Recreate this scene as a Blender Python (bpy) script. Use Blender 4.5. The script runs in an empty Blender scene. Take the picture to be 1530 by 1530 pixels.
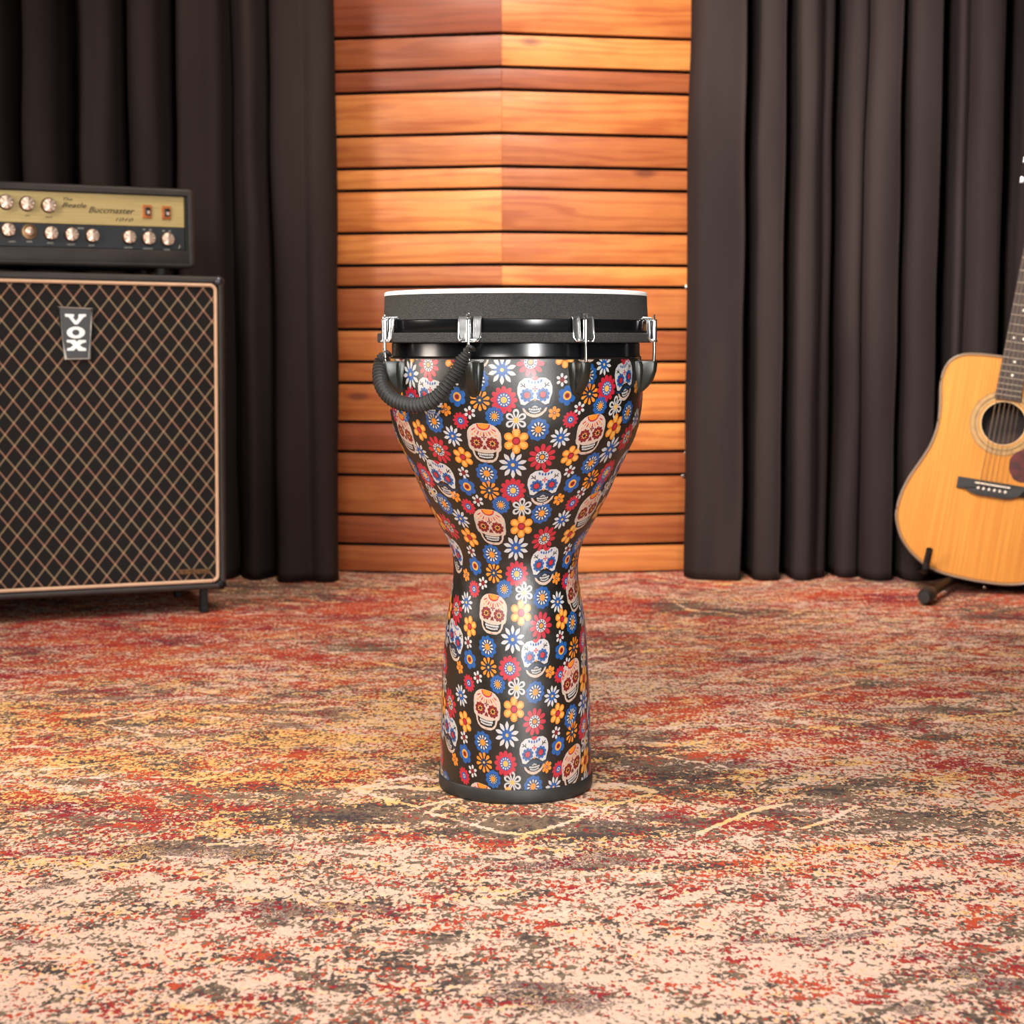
import bpy, bmesh, math, random
from mathutils import Vector, Matrix, noise
random.seed(7)
sc = bpy.context.scene
col = sc.collection
PI = math.pi

# ------------------------------------------------------------------ camera
TILT = math.atan(253 / 2500.0)
CAMZ = 0.56
cam = bpy.data.cameras.new('camera'); cam_o = bpy.data.objects.new('camera', cam); col.objects.link(cam_o)
cam_o.location = (0, 0, CAMZ); cam_o.rotation_euler = (PI / 2 - TILT, 0, 0)
cam.sensor_width = 36; cam.lens = 36 * 2500 / 1530
cam.clip_start = .05
cam.dof.use_dof = True; cam.dof.focus_distance = 1.97; cam.dof.aperture_fstop = 9.0
sc.camera = cam_o

def ray(px, py):
    a, b = (px - 765) / 2500.0, -(py - 765) / 2500.0
    return Vector((a, math.cos(TILT) + b * math.sin(TILT), -math.sin(TILT) + b * math.cos(TILT)))
def floor_at(px, py):
    d = ray(px, py); t = -CAMZ / d.z
    return Vector((d.x * t, d.y * t, 0))
def at(px, py, Y):
    d = ray(px, py); t = Y / d.y
    return Vector((d.x * t, Y, CAMZ + d.z * t))
def on_plane(px, py, o, n):
    d = ray(px, py); c = Vector((0, 0, CAMZ)); t = (o - c).dot(n) / d.dot(n)
    return c + d * t

# ------------------------------------------------------------------ materials
def lin(h):
    h = h.lstrip('#'); v = [int(h[i:i + 2], 16) / 255 for i in (0, 2, 4)]
    return tuple((x / 12.92 if x <= .04045 else ((x + .055) / 1.055) ** 2.4) for x in v) + (1,)
class NT:
    def __init__(s, name):
        s.m = bpy.data.materials.new(name); s.m.use_nodes = True; s.t = s.m.node_tree; s.n = s.t.nodes
        s.b = s.n['Principled BSDF']
    def add(s, typ, **kw):
        x = s.n.new(typ)
        for k, v in kw.items(): setattr(x, k, v)
        return x
    def link(s, a, b): s.t.links.new(a, b)
    def setv(s, sock, v):
        if isinstance(v, bpy.types.NodeSocket): s.link(v, sock)
        else: sock.default_value = v
    def math(s, op, a, b=0, c=0, clamp=False):
        x = s.add('ShaderNodeMath', operation=op, use_clamp=clamp)
        s.setv(x.inputs[0], a); s.setv(x.inputs[1], b)
        if len(x.inputs) > 2: s.setv(x.inputs[2], c)
        return x.outputs[0]
    def mix(s, f, a, b, mode='MIX'):
        x = s.add('ShaderNodeMix', data_type='RGBA', blend_type=mode)
        s.setv(x.inputs[0], f); s.setv(x.inputs[6], a); s.setv(x.inputs[7], b)
        return x.outputs[2]
    def rng(s, v, a, b, c=0, d=1, smooth=True):
        x = s.add('ShaderNodeMapRange', interpolation_type='SMOOTHSTEP' if smooth else 'LINEAR')
        for i, q in enumerate((v, a, b, c, d)): s.setv(x.inputs[i], q)
        return x.outputs[0]
    def noise(s, vec, scale, detail=2, rough=.5, dist=0):
        x = s.add('ShaderNodeTexNoise')
        if vec is not None: s.link(vec, x.inputs['Vector'])
        s.setv(x.inputs['Scale'], scale); x.inputs['Detail'].default_value = detail
        x.inputs['Roughness'].default_value = rough; x.inputs['Distortion'].default_value = dist
        return x.outputs[0]
    def mapping(s, vec, scale=(1, 1, 1), loc=(0, 0, 0), rot=(0, 0, 0)):
        x = s.add('ShaderNodeMapping'); s.link(vec, x.inputs[0])
        x.inputs['Scale'].default_value = scale; s.setv(x.inputs['Location'], loc); x.inputs['Rotation'].default_value = rot
        return x.outputs[0]
    def obj(s): return s.add('ShaderNodeTexCoord').outputs['Object']
    def bump(s, h, strength=.3, dist=.001):
        x = s.add('ShaderNodeBump'); x.inputs['Strength'].default_value = strength; x.inputs['Distance'].default_value = dist
        s.link(h, x.inputs['Height']); s.link(x.outputs[0], s.b.inputs['Normal'])
    def base(s, c): s.setv(s.b.inputs['Base Color'], c)
    def rough(s, c): s.setv(s.b.inputs['Roughness'], c)
def mat(name, c, rough=.5, metal=0, spec=.5, vary=0, vscale=40, bump=0, bscale=200, bdist=.001, coat=0):
    t = NT(name); c = lin(c) if isinstance(c, str) else c
    o = t.obj()
    if vary:
        n = t.noise(o, vscale, 3)
        t.base(t.mix(t.rng(n, .3, .7), tuple(x * (1 - vary) for x in c[:3]) + (1,), tuple(min(1, x * (1 + vary)) for x in c[:3]) + (1,)))
    else: t.base(c)
    t.rough(rough); t.b.inputs['Metallic'].default_value = metal; t.b.inputs['Specular IOR Level'].default_value = spec
    t.b.inputs['Coat Weight'].default_value = coat
    if bump: t.bump(t.noise(o, bscale, 2), bump, bdist)
    return t.m

# ------------------------------------------------------------------ object helpers
def link(name, me, m, parent=None, mats=None):
    o = bpy.data.objects.new(name, me); col.objects.link(o)
    for q in (mats or [m]): me.materials.append(q)
    if parent is not None: o.parent = parent
    return o
def obj(name, bm, m, parent=None, smooth=True, angle=40, mats=None):
    me = bpy.data.meshes.new(name)
    bmesh.ops.recalc_face_normals(bm, faces=bm.faces[:])
    bm.to_mesh(me); bm.free()
    if smooth:
        for p in me.polygons: p.use_smooth = True
        me.set_sharp_from_angle(angle=math.radians(angle))
    return link(name, me, m, parent, mats)
def tag(o, label, cat, group=None, kind=None):
    o['label'] = label; o['category'] = cat
    if group: o['group'] = group
    if kind: o['kind'] = kind
    return o
def thing(name, label, cat, loc=(0, 0, 0), mtx=None, group=None):
    o = bpy.data.objects.new(name, None); col.objects.link(o); o.empty_display_size = .05
    if mtx is not None: o.matrix_world = mtx
    else: o.location = loc
    return tag(o, label, cat, group)
def struct(o): o['kind'] = 'structure'; return o
def box(bm, a, b, bev=0, seg=2, m=None):
    vs = [Vector((x, y, z)) for x in (a[0], b[0]) for y in (a[1], b[1]) for z in (a[2], b[2])]
    if m is not None: vs = [m @ v for v in vs]
    v = [bm.verts.new(q) for q in vs]
    fs = [bm.faces.new([v[i] for i in f]) for f in ((0, 1, 3, 2), (4, 6, 7, 5), (0, 4, 5, 1), (2, 3, 7, 6), (0, 2, 6, 4), (1, 5, 7, 3))]
    if bev:
        es = list({e for f in fs for e in f.edges})
        bmesh.ops.bevel(bm, geom=es, offset=bev, segments=seg, affect='EDGES', profile=.5)
    return bm
def lathe(bm, prof, n=96, closed=False, cx=0, cy=0):
    rings = []
    for r, z in prof:
        if r < 1e-6: rings.append([bm.verts.new((cx, cy, z))]); continue
        rings.append([bm.verts.new((cx + r * math.sin(2 * PI * i / n), cy - r * math.cos(2 * PI * i / n), z)) for i in range(n)])
    pairs = list(zip(rings, rings[1:])) + ([(rings[-1], rings[0])] if closed else [])
    for a, b in pairs:
        for i in range(n):
            j = (i + 1) % n
            if len(a) == 1 and len(b) == 1: continue
            if len(a) == 1: bm.faces.new((a[0], b[i], b[j]))
            elif len(b) == 1: bm.faces.new((a[i], a[j], b[0]))
            else: bm.faces.new((a[i], a[j], b[j], b[i]))
    return bm
def tube(bm, pts, r, n=10, caps=True, closed=False):
    pts = [Vector(p) for p in pts]; N = len(pts)
    rr = r if callable(r) else (lambda i: r)
    up = None; rings = []
    for i, p in enumerate(pts):
        if closed: t = pts[(i + 1) % N] - pts[i - 1]
        else: t = pts[min(i + 1, N - 1)] - pts[max(i - 1, 0)]
        t.normalize()
        if up is None:
            up = Vector((0, 0, 1)) if abs(t.z) < .9 else Vector((1, 0, 0))
        a = t.cross(up)
        if a.length < 1e-5: a = t.cross(Vector((1, .3, 0)))
        a.normalize(); b = t.cross(a).normalized(); up = -b if False else up
        q = rr(i)
        rings.append([bm.verts.new(p + (a * math.cos(2 * PI * k / n) + b * math.sin(2 * PI * k / n)) * q) for k in range(n)])
    for x, y in list(zip(rings, rings[1:])) + ([(rings[-1], rings[0])] if closed else []):
        for k in range(n):
            bm.faces.new((x[k], x[(k + 1) % n], y[(k + 1) % n], y[k]))
    if caps and not closed:
        bm.faces.new(rings[0][::-1]); bm.faces.new(rings[-1])
    return bm
def catmull(pts, k=8):
    P = [Vector(p) for p in pts]; out = []
    for i in range(len(P) - 1):
        p0, p1, p2, p3 = P[max(i - 1, 0)], P[i], P[i + 1], P[min(i + 2, len(P) - 1)]
        for j in range(k):
            t = j / k
            out.append(.5 * ((2 * p1) + (p2 - p0) * t + (2 * p0 - 5 * p1 + 4 * p2 - p3) * t * t + (3 * p1 - p0 - 3 * p2 + p3) * t ** 3))
    return out + [P[-1]]
def prism(bm, pts, d0, d1, fn):
    """polygon pts (u,v) extruded between depths d0 and d1; fn(u,v,d) -> Vector"""
    a = [bm.verts.new(fn(u, v, d0)) for u, v in pts]; b = [bm.verts.new(fn(u, v, d1)) for u, v in pts]
    bm.faces.new(a); bm.faces.new(b[::-1])
    n = len(pts)
    for i in range(n): bm.faces.new((a[i], b[i], b[(i + 1) % n], a[(i + 1) % n]))
    return bm
def text_mesh(name, s, size, m, parent, mtx, shear=0, depth=.0002):
    cu = bpy.data.curves.new(name, 'FONT'); cu.body = s; cu.size = size; cu.shear = shear; cu.extrude = depth
    cu.resolution_u = 3; cu.offset = size * .012
    t = bpy.data.objects.new('t', cu); col.objects.link(t)
    dg = bpy.context.evaluated_depsgraph_get()
    me = bpy.data.meshes.new_from_object(t.evaluated_get(dg)); me.name = name
    bpy.data.objects.remove(t); bpy.data.curves.remove(cu)
    me.transform(mtx); me.materials.clear()
    return link(name, me, m, parent)

# ------------------------------------------------------------------ shared materials
M_chrome = mat('chrome', '#e2e2e2', .26, 1)
M_blackplastic = mat('black plastic', '#1b1c16', .34, vary=.2, vscale=60)
M_rubber = mat('black rubber', '#1c1c1b', .55, vary=.2, vscale=80)
M_blackgloss = mat('black gloss enamel', '#0e0f11', .2, vary=.15, vscale=30)
M_blackmetal = mat('black metal', '#0b0b0b', .55, spec=.25)
M_steel = mat('steel', '#b5b0a8', .25, 1)
# ------------------------------------------------------------------ room shell
M_dark = mat('dark painted wall', '#1b1817', .85, vary=.15, vscale=6, bump=.1, bscale=80)
M_ceil = mat('ceiling paint', '#3a3632', .9, vary=.1, vscale=5)
M_floor = mat('dark floor boards', '#3b2a20', .6, vary=.25, vscale=9)
def wall(name, a, b, m): return struct(obj(name, box(bmesh.new(), a, b), m, smooth=False))
wall('floor', (-2.6, -1.6, -.12), (2.6, 4.6, -.008), M_floor)
wall('wall_back', (-2.6, 4.4, -.008), (2.6, 4.6, 2.7), M_dark)
wall('wall_left', (-2.6, -1.6, -.008), (-2.4, 4.4, 2.7), M_dark)
wall('wall_right', (2.4, -1.6, -.008), (2.6, 4.4, 2.7), M_dark)
wall('ceiling', (-2.6, -1.6, 2.7), (2.6, 4.6, 2.8), M_ceil)

# ------------------------------------------------------------------ rug
def rug_material():
    t = NT('distressed rug weave'); o = t.obj()
    at_ = t.add('ShaderNodeAttribute', attribute_name='zone'); sep = t.add('ShaderNodeSeparateColor'); t.link(at_.outputs[0], sep.inputs[0])
    wr, wg, wl = sep.outputs[0], sep.outputs[1], sep.outputs[2]
    # yarn flecks: short dashes along the weft
    fv = t.mapping(o, (190, 115, 1), rot=(0, 0, .10)); f1 = t.noise(fv, 1.0, 2, .6, .4)
    f2 = t.noise(t.mapping(o, (30, 38, 1), loc=(3, 7, 0)), 1.0, 4, .7, .6)
    f3 = t.noise(t.mapping(o, (8, 16, 1), loc=(13, 1, 0)), 1.0, 3, .6, .8)
    def uni(x, lo=.28, hi=.72): return t.rng(x, lo, hi, 0, 1, False)
    n1 = t.math('ADD', t.math('MULTIPLY', uni(f1), .46), t.math('ADD', t.math('MULTIPLY', uni(f2), .36), t.math('MULTIPLY', uni(f3), .18)))
    n1 = t.rng(n1, .25, .75, 0, 1, False)
    g1 = t.noise(t.mapping(o, (180, 120, 1), loc=(31, 17, 0), rot=(0, 0, -.12)), 1.0, 2, .6, .4)
    g2 = t.noise(t.mapping(o, (24, 34, 1), loc=(5, 27, 0)), 1.0, 4, .7, .6)
    n2 = t.rng(t.math('ADD', t.math('MULTIPLY', uni(g1), .50), t.math('MULTIPLY', uni(g2), .50)), .25, .75, 0, 1, False)
    h1 = uni(t.noise(t.mapping(o, (5, 14, 1), loc=(1, 2, 0)), 1.0, 4, .65, .5), .35, .65)
    h2 = uni(t.noise(t.mapping(o, (120, 90, 1), loc=(9, 4, 0)), 1.0, 3, .6, .4), .35, .65)
    h3 = uni(t.noise(t.mapping(o, (4, 9, 1), loc=(21, 8, 0)), 1.0, 4, .65, .5), .38, .62)
    hh = t.math('ADD', t.math('MULTIPLY', h1, .5), t.math('MULTIPLY', h2, .5))
    hk = t.math('ADD', t.math('MULTIPLY', h3, .55), t.math('MULTIPLY', h2, .45))
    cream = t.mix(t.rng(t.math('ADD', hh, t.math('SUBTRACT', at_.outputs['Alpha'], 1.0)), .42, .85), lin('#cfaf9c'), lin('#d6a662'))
    red = t.mix(t.rng(hk, .25, .75), lin('#b0472a'), lin('#88242b'))
    grey = t.mix(t.rng(hh, .3, .75), lin('#75624f'), lin('#433a38'))
    dark = lin('#3a2b34')
    rmask = t.rng(t.math('SUBTRACT', n1, wr), -.07, .07, 1, 0)
    gmask = t.rng(t.math('SUBTRACT', n2, wg), -.07, .07, 1, 0)
    c = t.mix(gmask, cream, grey)
    c = t.mix(rmask, c, red)
    dm = t.math('MULTIPLY', t.rng(h3, .86, .98), t.rng(n2, .45, .6))
    c = t.mix(t.math('MULTIPLY', dm, .8), c, dark)
    lm = t.math('MULTIPLY', t.rng(t.math('ADD', wl, t.math('MULTIPLY', t.math('SUBTRACT', n2, .5), 1.05)), .38, .62), .88)
    lc = t.mix(t.rng(h1, .2, .8), lin('#dfbfac'), lin('#e2b878'))
    c = t.mix(lm, c, lc)
    t.base(c); t.rough(.9); t.b.inputs['Specular IOR Level'].default_value = .2
    pass
    t.bump(t.math('ADD', f1, t.math('MULTIPLY', g1, .7)), .55, .003)
    return t.m
RED = [(100,960,170,45,.5),(60,1010,80,18,.35),(240,1003,80,12,.45),(430,985,90,16,.4),(560,905,70,14,.45),(610,885,50,8,.3),(330,930,70,22,.3),
 (480,930,120,25,.3),(1060,1045,70,16,.35),(1000,1062,60,16,.35),(1290,1110,150,24,.5),(1440,1160,80,28,.45),(1200,1145,90,14,.25),(1400,1035,90,12,.4),(1120,925,80,10,.35),
 (930,905,50,16,.5),(1010,875,80,8,.35),(1250,890,80,9,.4),(1340,895,50,10,.3),(1080,990,110,14,.3),(920,985,40,10,.3),(1500,1010,40,14,.3),(60,1110,60,18,.35),(100,1065,60,10,.3),
 (200,1230,60,10,.3),(330,1205,60,12,.25),(60,1200,60,20,.25),(550,1020,120,14,.25),(880,1065,60,14,.25),(1060,1130,70,8,.45),(1010,1205,50,9,.4),(1110,1230,70,14,.35),(700,1250,60,8,.2),
 (900,950,40,10,.2),(1200,960,100,14,.22),(1450,950,70,25,.25),(1500,890,60,18,.3),(430,1130,120,12,.12),(620,1240,90,10,.2),(300,1130,60,10,.25),(1330,960,60,10,.25),(1250,1040,70,10,.3)]
GREY = [(420,878,110,14,.4),(480,895,60,6,.3),(350,900,40,8,.3),(1000,905,45,7,.6),(1050,915,60,6,.5),(1130,919,60,6,.55),(910,958,45,13,.4),(985,1138,80,12,.5),(1030,1168,70,18,.6),(640,1185,60,14,.45),
 (770,1228,70,15,.6),(440,1185,60,14,.35),(320,1190,60,13,.35),(1350,1225,80,16,.45),(600,1215,110,16,.45),(690,1245,90,12,.4),(1250,1180,80,16,.35),(870,1240,60,14,.55),(1010,1240,80,14,.35),(90,1235,90,16,.2),
 (220,1130,60,8,.3),(170,1080,60,5,.5),(125,1168,25,6,.6),(540,968,55,7,.6),(1480,905,60,20,.35),(1310,1020,60,6,.5),(1420,1062,70,8,.4),(1400,1100,60,5,.4),(1180,1240,60,14,.3),(1480,1230,60,18,.3),(640,1145,70,10,.3),
 (1200,930,60,12,.25),(200,910,160,6,.4),(500,1220,80,14,.35),(280,1260,80,10,.3),(1330,1170,60,8,.3)]
LINES = [([(530,1180),(560,1172),(600,1163),(625,1161),(655,1167)],4),([(530,1180),(575,1193),(625,1206),(670,1196),(690,1194)],4),([(560,1178),(600,1176),(640,1180),(660,1178)],5),
 ([(640,1214),(690,1228),(745,1243),(775,1247),(815,1240),(860,1224),(885,1212),(850,1201),(835,1197)],4),([(640,1214),(665,1200),(680,1198)],4),
 ([(980,1183),(940,1196),(905,1206),(870,1195),(850,1194)],4),([(980,1183),(930,1172),(890,1174),(870,1180)],5),([(1045,1245),(1090,1225),(1130,1210),(1180,1200)],4),
 ([(145,1079),(190,1070),(240,1060)],3),([(145,1079),(185,1090),(225,1099)],3),([(240,1062),(290,1068),(345,1075),(300,1090),(255,1092)],2.5),
 ([(95,1172),(120,1162),(155,1162),(145,1180),(115,1183),(95,1174)],4),([(20,1115),(70,1117)],5),([(60,1150),(120,1146),(180,1140)],4),([(230,1160),(300,1165),(340,1155),(400,1130)],4),
 ([(1142,1055),(1190,1042),(1230,1032),(1275,1020)],2.5),([(1142,1055),(1210,1065),(1255,1071),(1300,1066)],2.5),([(1340,1050),(1410,1043),(1470,1055),(1515,1062)],2.5),([(1390,1080),(1450,1070),(1515,1065)],3),
 ([(1395,1165),(1410,1180),(1440,1172),(1460,1183)],3),([(1200,1238),(1240,1225),(1280,1205)],4),([(880,1000),(930,985),(990,965)],2),([(900,930),(960,938),(1000,945)],2),([(870,985),(920,972)],2),
 ([(1070,914),(1030,912),(1005,898),(1070,902),(1090,905)],1.5),([(1070,914),(1150,926),(1195,916),(1150,908)],1.5),([(300,952),(325,950),(338,957),(315,962),(300,958)],1.6),([(600,958),(640,967),(660,968)],1.6),([(600,958),(650,950)],1.4),
 ([(470,920),(430,912),(350,920)],1.5),([(450,965),(540,985),(660,1010)],1.8),([(280,1048),(330,1040),(380,1055)],2.5),([(990,1130),(1050,1140),(1100,1150),(1200,1165)],3),([(1120,1255),(1180,1240)],3),([(1150,930),(1230,925)],1.5)]
def build_rug():
    x0, x1, y0, y1 = -1.75, 1.75, .85, 4.2
    nx = 860; ys = [y0]
    while ys[-1] < y1: ys.append(min(y1, ys[-1] + (.0045 if ys[-1] < 2.3 else .0045 + (ys[-1] - 2.3) * .006)))
    ny = len(ys)
    xs = [x0 + (x1 - x0) * i / (nx - 1) for i in range(nx)]
    def blobs(L):
        out = []
        for px, py, rx, ry, s in L:
            c = floor_at(px, py); a = floor_at(px + rx, py); b0, b1 = floor_at(px, py - ry), floor_at(px, py + ry)
            out.append((c.x, c.y, max(.01, a.x - c.x), max(.01, (b0.y - b1.y) / 2), s))
        return out
    R, G = [q[:4] + (q[4] * .6,) for q in blobs(RED)], [q[:4] + (q[4] * .85,) for q in blobs(GREY)]
    W = [[.33 - .10 * max(0, min(1, (1.75 - y) / .5)) + .10 * max(0, min(1, (y - 2.3) / 1.2)) for x in xs] for y in ys]
    H = [[.40 for x in xs] for y in ys]
    Lm = [[0.0] * nx for _ in ys]
    dx = (x1 - x0) / (nx - 1)
    import bisect
    def splat(A, L):
        for cx, cy, rx, ry, s in L:
            i0, i1 = max(0, int((cx - 2.2 * rx - x0) / dx)), min(nx - 1, int((cx + 2.2 * rx - x0) / dx) + 1)
            j0, j1 = bisect.bisect_left(ys, cy - 2.2 * ry), min(ny - 1, bisect.bisect_right(ys, cy + 2.2 * ry))
            for j in range(j0, j1 + 1):
                row = A[j]; ey = ((ys[j] - cy) / ry) ** 2
                for i in range(i0, i1 + 1):
                    q = ((xs[i] - cx) / rx) ** 2 + ey
                    if q < 4: row[i] += s * math.exp(-q * .9)
    splat(W, R); splat(H, G)
    for cx, cy, rx, ry, s in G: splat(W, [(cx, cy, rx * 1.05, ry * 1.05, -.35 * s)])
    for cx, cy, rx, ry, s in R: splat(H, [(cx, cy, rx, ry, -.3 * s)])
    def seg(P, w, k):
        wx, wy = w
        for (ax, ay), (bx, by) in zip(P, P[1:]):
            i0, i1 = int((min(ax, bx) - 3 * wx - x0) / dx), int((max(ax, bx) + 3 * wx - x0) / dx) + 1
            j0, j1 = bisect.bisect_left(ys, min(ay, by) - 3 * wy), bisect.bisect_right(ys, max(ay, by) + 3 * wy)
            sx, sy = 1 / wx, 1 / wy
            ux, uy = (bx - ax) * sx, (by - ay) * sy; l2 = ux * ux + uy * uy
            for j in range(max(0, j0), min(ny, j1)):
                for i in range(max(0, i0), min(nx, i1)):
                    px, py = (xs[i] - ax) * sx, (ys[j] - ay) * sy
                    t = max(0, min(1, (px * ux + py * uy) / l2)) if l2 else 0
                    d = math.hypot(px - t * ux, py - t * uy)
                    v = math.exp(-d * d * .8) * k
                    if v > Lm[j][i]: Lm[j][i] = v
    for pts, w in LINES:
        P = [floor_at(*p) for p in pts]
        c = pts[len(pts) // 2]
        wx = (floor_at(c[0] + w, c[1]).x - floor_at(c[0], c[1]).x); wy = floor_at(c[0], c[1] - w * .55).y - floor_at(c[0], c[1]).y
        seg([(p.x, p.y) for p in P], (max(wx * .8, .0033), max(wy * .8, .0042)), 1.05 if w >= 4 and c[0] > 500 else .78)
    # a faded all-over pattern of concentric lozenges under the wear
    for j, y in enumerate(ys):
        for i, x in enumerate(xs):
            a = abs(((x + .02) / .62 + 10) % 1 - .5) * 2; b = abs(((y - 1.95) / .70 + 10) % 1 - .5) * 2
            k = (a + b) * 3.0 % 1
            n = noise.noise(Vector((x * 3.1, y * 3.1, 2.0)))
            n2 = noise.noise(Vector((x * 2.2 + 9, y * 4.0, 5.0)))
            wv = max(0, n2 + .15)
            W[j][i] += n * .15 + (.10 if k > .6 else -.05) * (.5 + wv)
            H[j][i] += noise.noise(Vector((x * 3.7, y * 4.4, 8.0))) * .2 + (.10 if k < .35 else -.04) * (.5 + wv)
            e = min(abs(k - .6), abs(k - .35))
            if e < .05: Lm[j][i] = max(Lm[j][i], .38 * wv * 1.6)
    vs, fs, cl = [], [], []
    for j, y in enumerate(ys):
        for i, x in enumerate(xs):
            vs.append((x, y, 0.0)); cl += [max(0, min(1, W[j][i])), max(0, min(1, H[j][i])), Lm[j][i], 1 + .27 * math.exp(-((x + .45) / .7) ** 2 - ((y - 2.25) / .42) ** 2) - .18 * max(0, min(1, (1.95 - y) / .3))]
    for j in range(ny - 1):
        for i in range(nx - 1):
            k = j * nx + i; fs.append((k, k + 1, k + nx + 1, k + nx))
    edge = [i for i in range(nx)] + [j * nx + nx - 1 for j in range(1, ny)] + [(ny - 1) * nx + i for i in range(nx - 2, -1, -1)] + [j * nx for j in range(ny - 2, 0, -1)]
    b0 = len(vs)
    for e in edge:
        v = vs[e]; vs.append((v[0], v[1], -.008)); cl += cl[e * 4:e * 4 + 4]
    n = len(edge)
    for i in range(n): fs.append((edge[i], b0 + i, b0 + (i + 1) % n, edge[(i + 1) % n]))
    fs.append(tuple(b0 + i for i in range(n))[::-1])
    me = bpy.data.meshes.new('rug'); me.from_pydata(vs, [], fs)
    ca = me.color_attributes.new('zone', 'FLOAT_COLOR', 'POINT'); ca.data.foreach_set('color', cl)
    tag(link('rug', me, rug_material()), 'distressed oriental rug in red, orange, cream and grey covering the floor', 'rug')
build_rug()

# ------------------------------------------------------------------ cedar slat panel (shallow wedge of boards)
def wood_material():
    t = NT('cedar boards'); o = t.obj()
    a = t.add('ShaderNodeAttribute', attribute_name='board'); sep = t.add('ShaderNodeSeparateColor'); t.link(a.outputs[0], sep.inputs[0])
    tone, off = sep.outputs[0], sep.outputs[1]
    cmb = t.add('ShaderNodeCombineXYZ'); t.link(t.math('MULTIPLY', off, 17), cmb.inputs[0]); t.link(t.math('MULTIPLY', off, 31), cmb.inputs[1]); t.link(t.math('MULTIPLY', off, 53), cmb.inputs[2])
    va = t.add('ShaderNodeVectorMath', operation='ADD'); t.link(o, va.inputs[0]); t.link(cmb.outputs[0], va.inputs[1]); v = va.outputs[0]
    warp = t.noise(t.mapping(v, (1.5, 1.5, 16)), 1, 3, .5)
    zz = t.add('ShaderNodeSeparateXYZ'); t.link(v, zz.inputs[0])
    ph = t.math('ADD', t.math('MULTIPLY', zz.outputs[2], 60), t.math('MULTIPLY', warp, 9))
    ring = t.math('SINE', t.math('MULTIPLY', ph, 6.283 * .55))
    ring = t.rng(ring, -.4, 1)
    fib = t.noise(t.mapping(v, (6, 6, 260)), 1, 3, .6)
    patch = t.noise(t.mapping(v, (4, 4, 9)), 1, 3, .6)
    light = t.mix(t.rng(tone, 0, 1), lin('#84402a'), lin('#d58a48'))
    dark = t.mix(t.rng(tone, 0, 1), lin('#6a2f1c'), lin('#ac5c2c'))
    f = t.math('ADD', t.math('MULTIPLY', ring, .38), t.math('ADD', t.math('MULTIPLY', t.rng(fib, .3, .7), .28), t.math('MULTIPLY', t.rng(patch, .35, .65), .45)), clamp=True)
    c = t.mix(f, light, dark)
    vor = t.add('ShaderNodeTexVoronoi'); t.link(t.mapping(v, (4.2, 4.2, 11)), vor.inputs['Vector']); vor.inputs['Scale'].default_value = 1
    sp = t.add('ShaderNodeSeparateColor'); t.link(vor.outputs['Color'], sp.inputs[0])
    kn = t.math('MULTIPLY', t.rng(vor.outputs['Distance'], .05, .17, 1, 0), t.rng(sp.outputs[0], .68, .70))
    c = t.mix(t.math('MULTIPLY', kn, .75), c, lin('#5a2a1c'))
    t.base(c); t.rough(t.rng(fib, .3, .7, .38, .55)); t.b.inputs['Specular IOR Level'].default_value = .4
    t.bump(fib, .25, .001)
    return t.m
def build_slats():
    YC = 4.0; cx = at(750, 600, YC).x
    gaps = [281.5, 346, 395, 428, 492, 541, 573, 632.5, 677.5, 713, 773, 818]
    zs = [at(750, g, YC).z for g in gaps]
    top = [zs[0]]
    hs = [zs[i] - zs[i + 1] for i in range(3)]
    k = 0
    while top[0] < 2.25: top.insert(0, top[0] + hs[(2 - k) % 3]); k += 1
    zs = top + zs[1:] + [.004]
    tl = [.85, 1, .8, .5, .35, .6, .5, .55, .2, .35, .45, .28, .42]; tr = [.42, .5, .65, .95, .5, .38, .9, .72, .75, .28, .5, .4, .7]
    n = len(zs) - 1; extra = n - 12
    root = thing('slat_panel', 'cedar board wall panel with horizontal planks between black curtains', 'panel', (cx, YC, 0))
    m = wood_material()
    for side in (-1, 1):
        bm = bmesh.new(); lay = bm.loops.layers.float_color.new('board')
        tones = tl if side < 0 else tr
        L = .52; ang = math.radians(10.5)
        for i in range(n):
            z1, z0 = zs[i] - .004, zs[i + 1] + .004
            if i == n - 1: z0 = zs[i + 1]
            k = i - extra
            tone = tones[k + 1] if 0 <= k + 1 < 13 and k >= -1 else random.random()
            b2 = bmesh.new(); lay2 = b2.loops.layers.float_color.new('board')
            box(b2, (0 if side > 0 else -L, 0, z0), (L if side > 0 else 0, .02, z1), .002, 2)
            off = random.random()
            for f in b2.faces:
                for l in f.loops: l[lay2] = (tone, off, 0, 1)
            me = bpy.data.meshes.new('tmp'); b2.to_mesh(me); b2.free(); bm.from_mesh(me); bpy.data.meshes.remove(me)
        bmesh.ops.transform(bm, matrix=Matrix.Rotation(ang * (1 if side > 0 else -1), 4, 'Z'), verts=bm.verts[:])
        o = obj('plank_face', bm, m, root, smooth=True, angle=30)
        b = box(bmesh.new(), (0 if side > 0 else -L, .024, .004), (L if side > 0 else 0, .034, zs[0]))
        bmesh.ops.transform(b, matrix=Matrix.Rotation(ang * (1 if side > 0 else -1), 4, 'Z'), verts=b.verts[:])
        obj('backing_board', b, mat('black felt backing', '#120d0a', .95), root, smooth=False)
    for px, py in ((1026, 429.5), (1025, 677), (1021, 711.5)):
        p = at(px, py, YC + .083); p -= Vector((cx, YC, 0))
        obj('clip', box(bmesh.new(), (p.x - .004, p.y - .003, p.z - .004), (p.x + .004, p.y + .012, p.z + .004), .001), M_steel, root)
build_slats()

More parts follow.
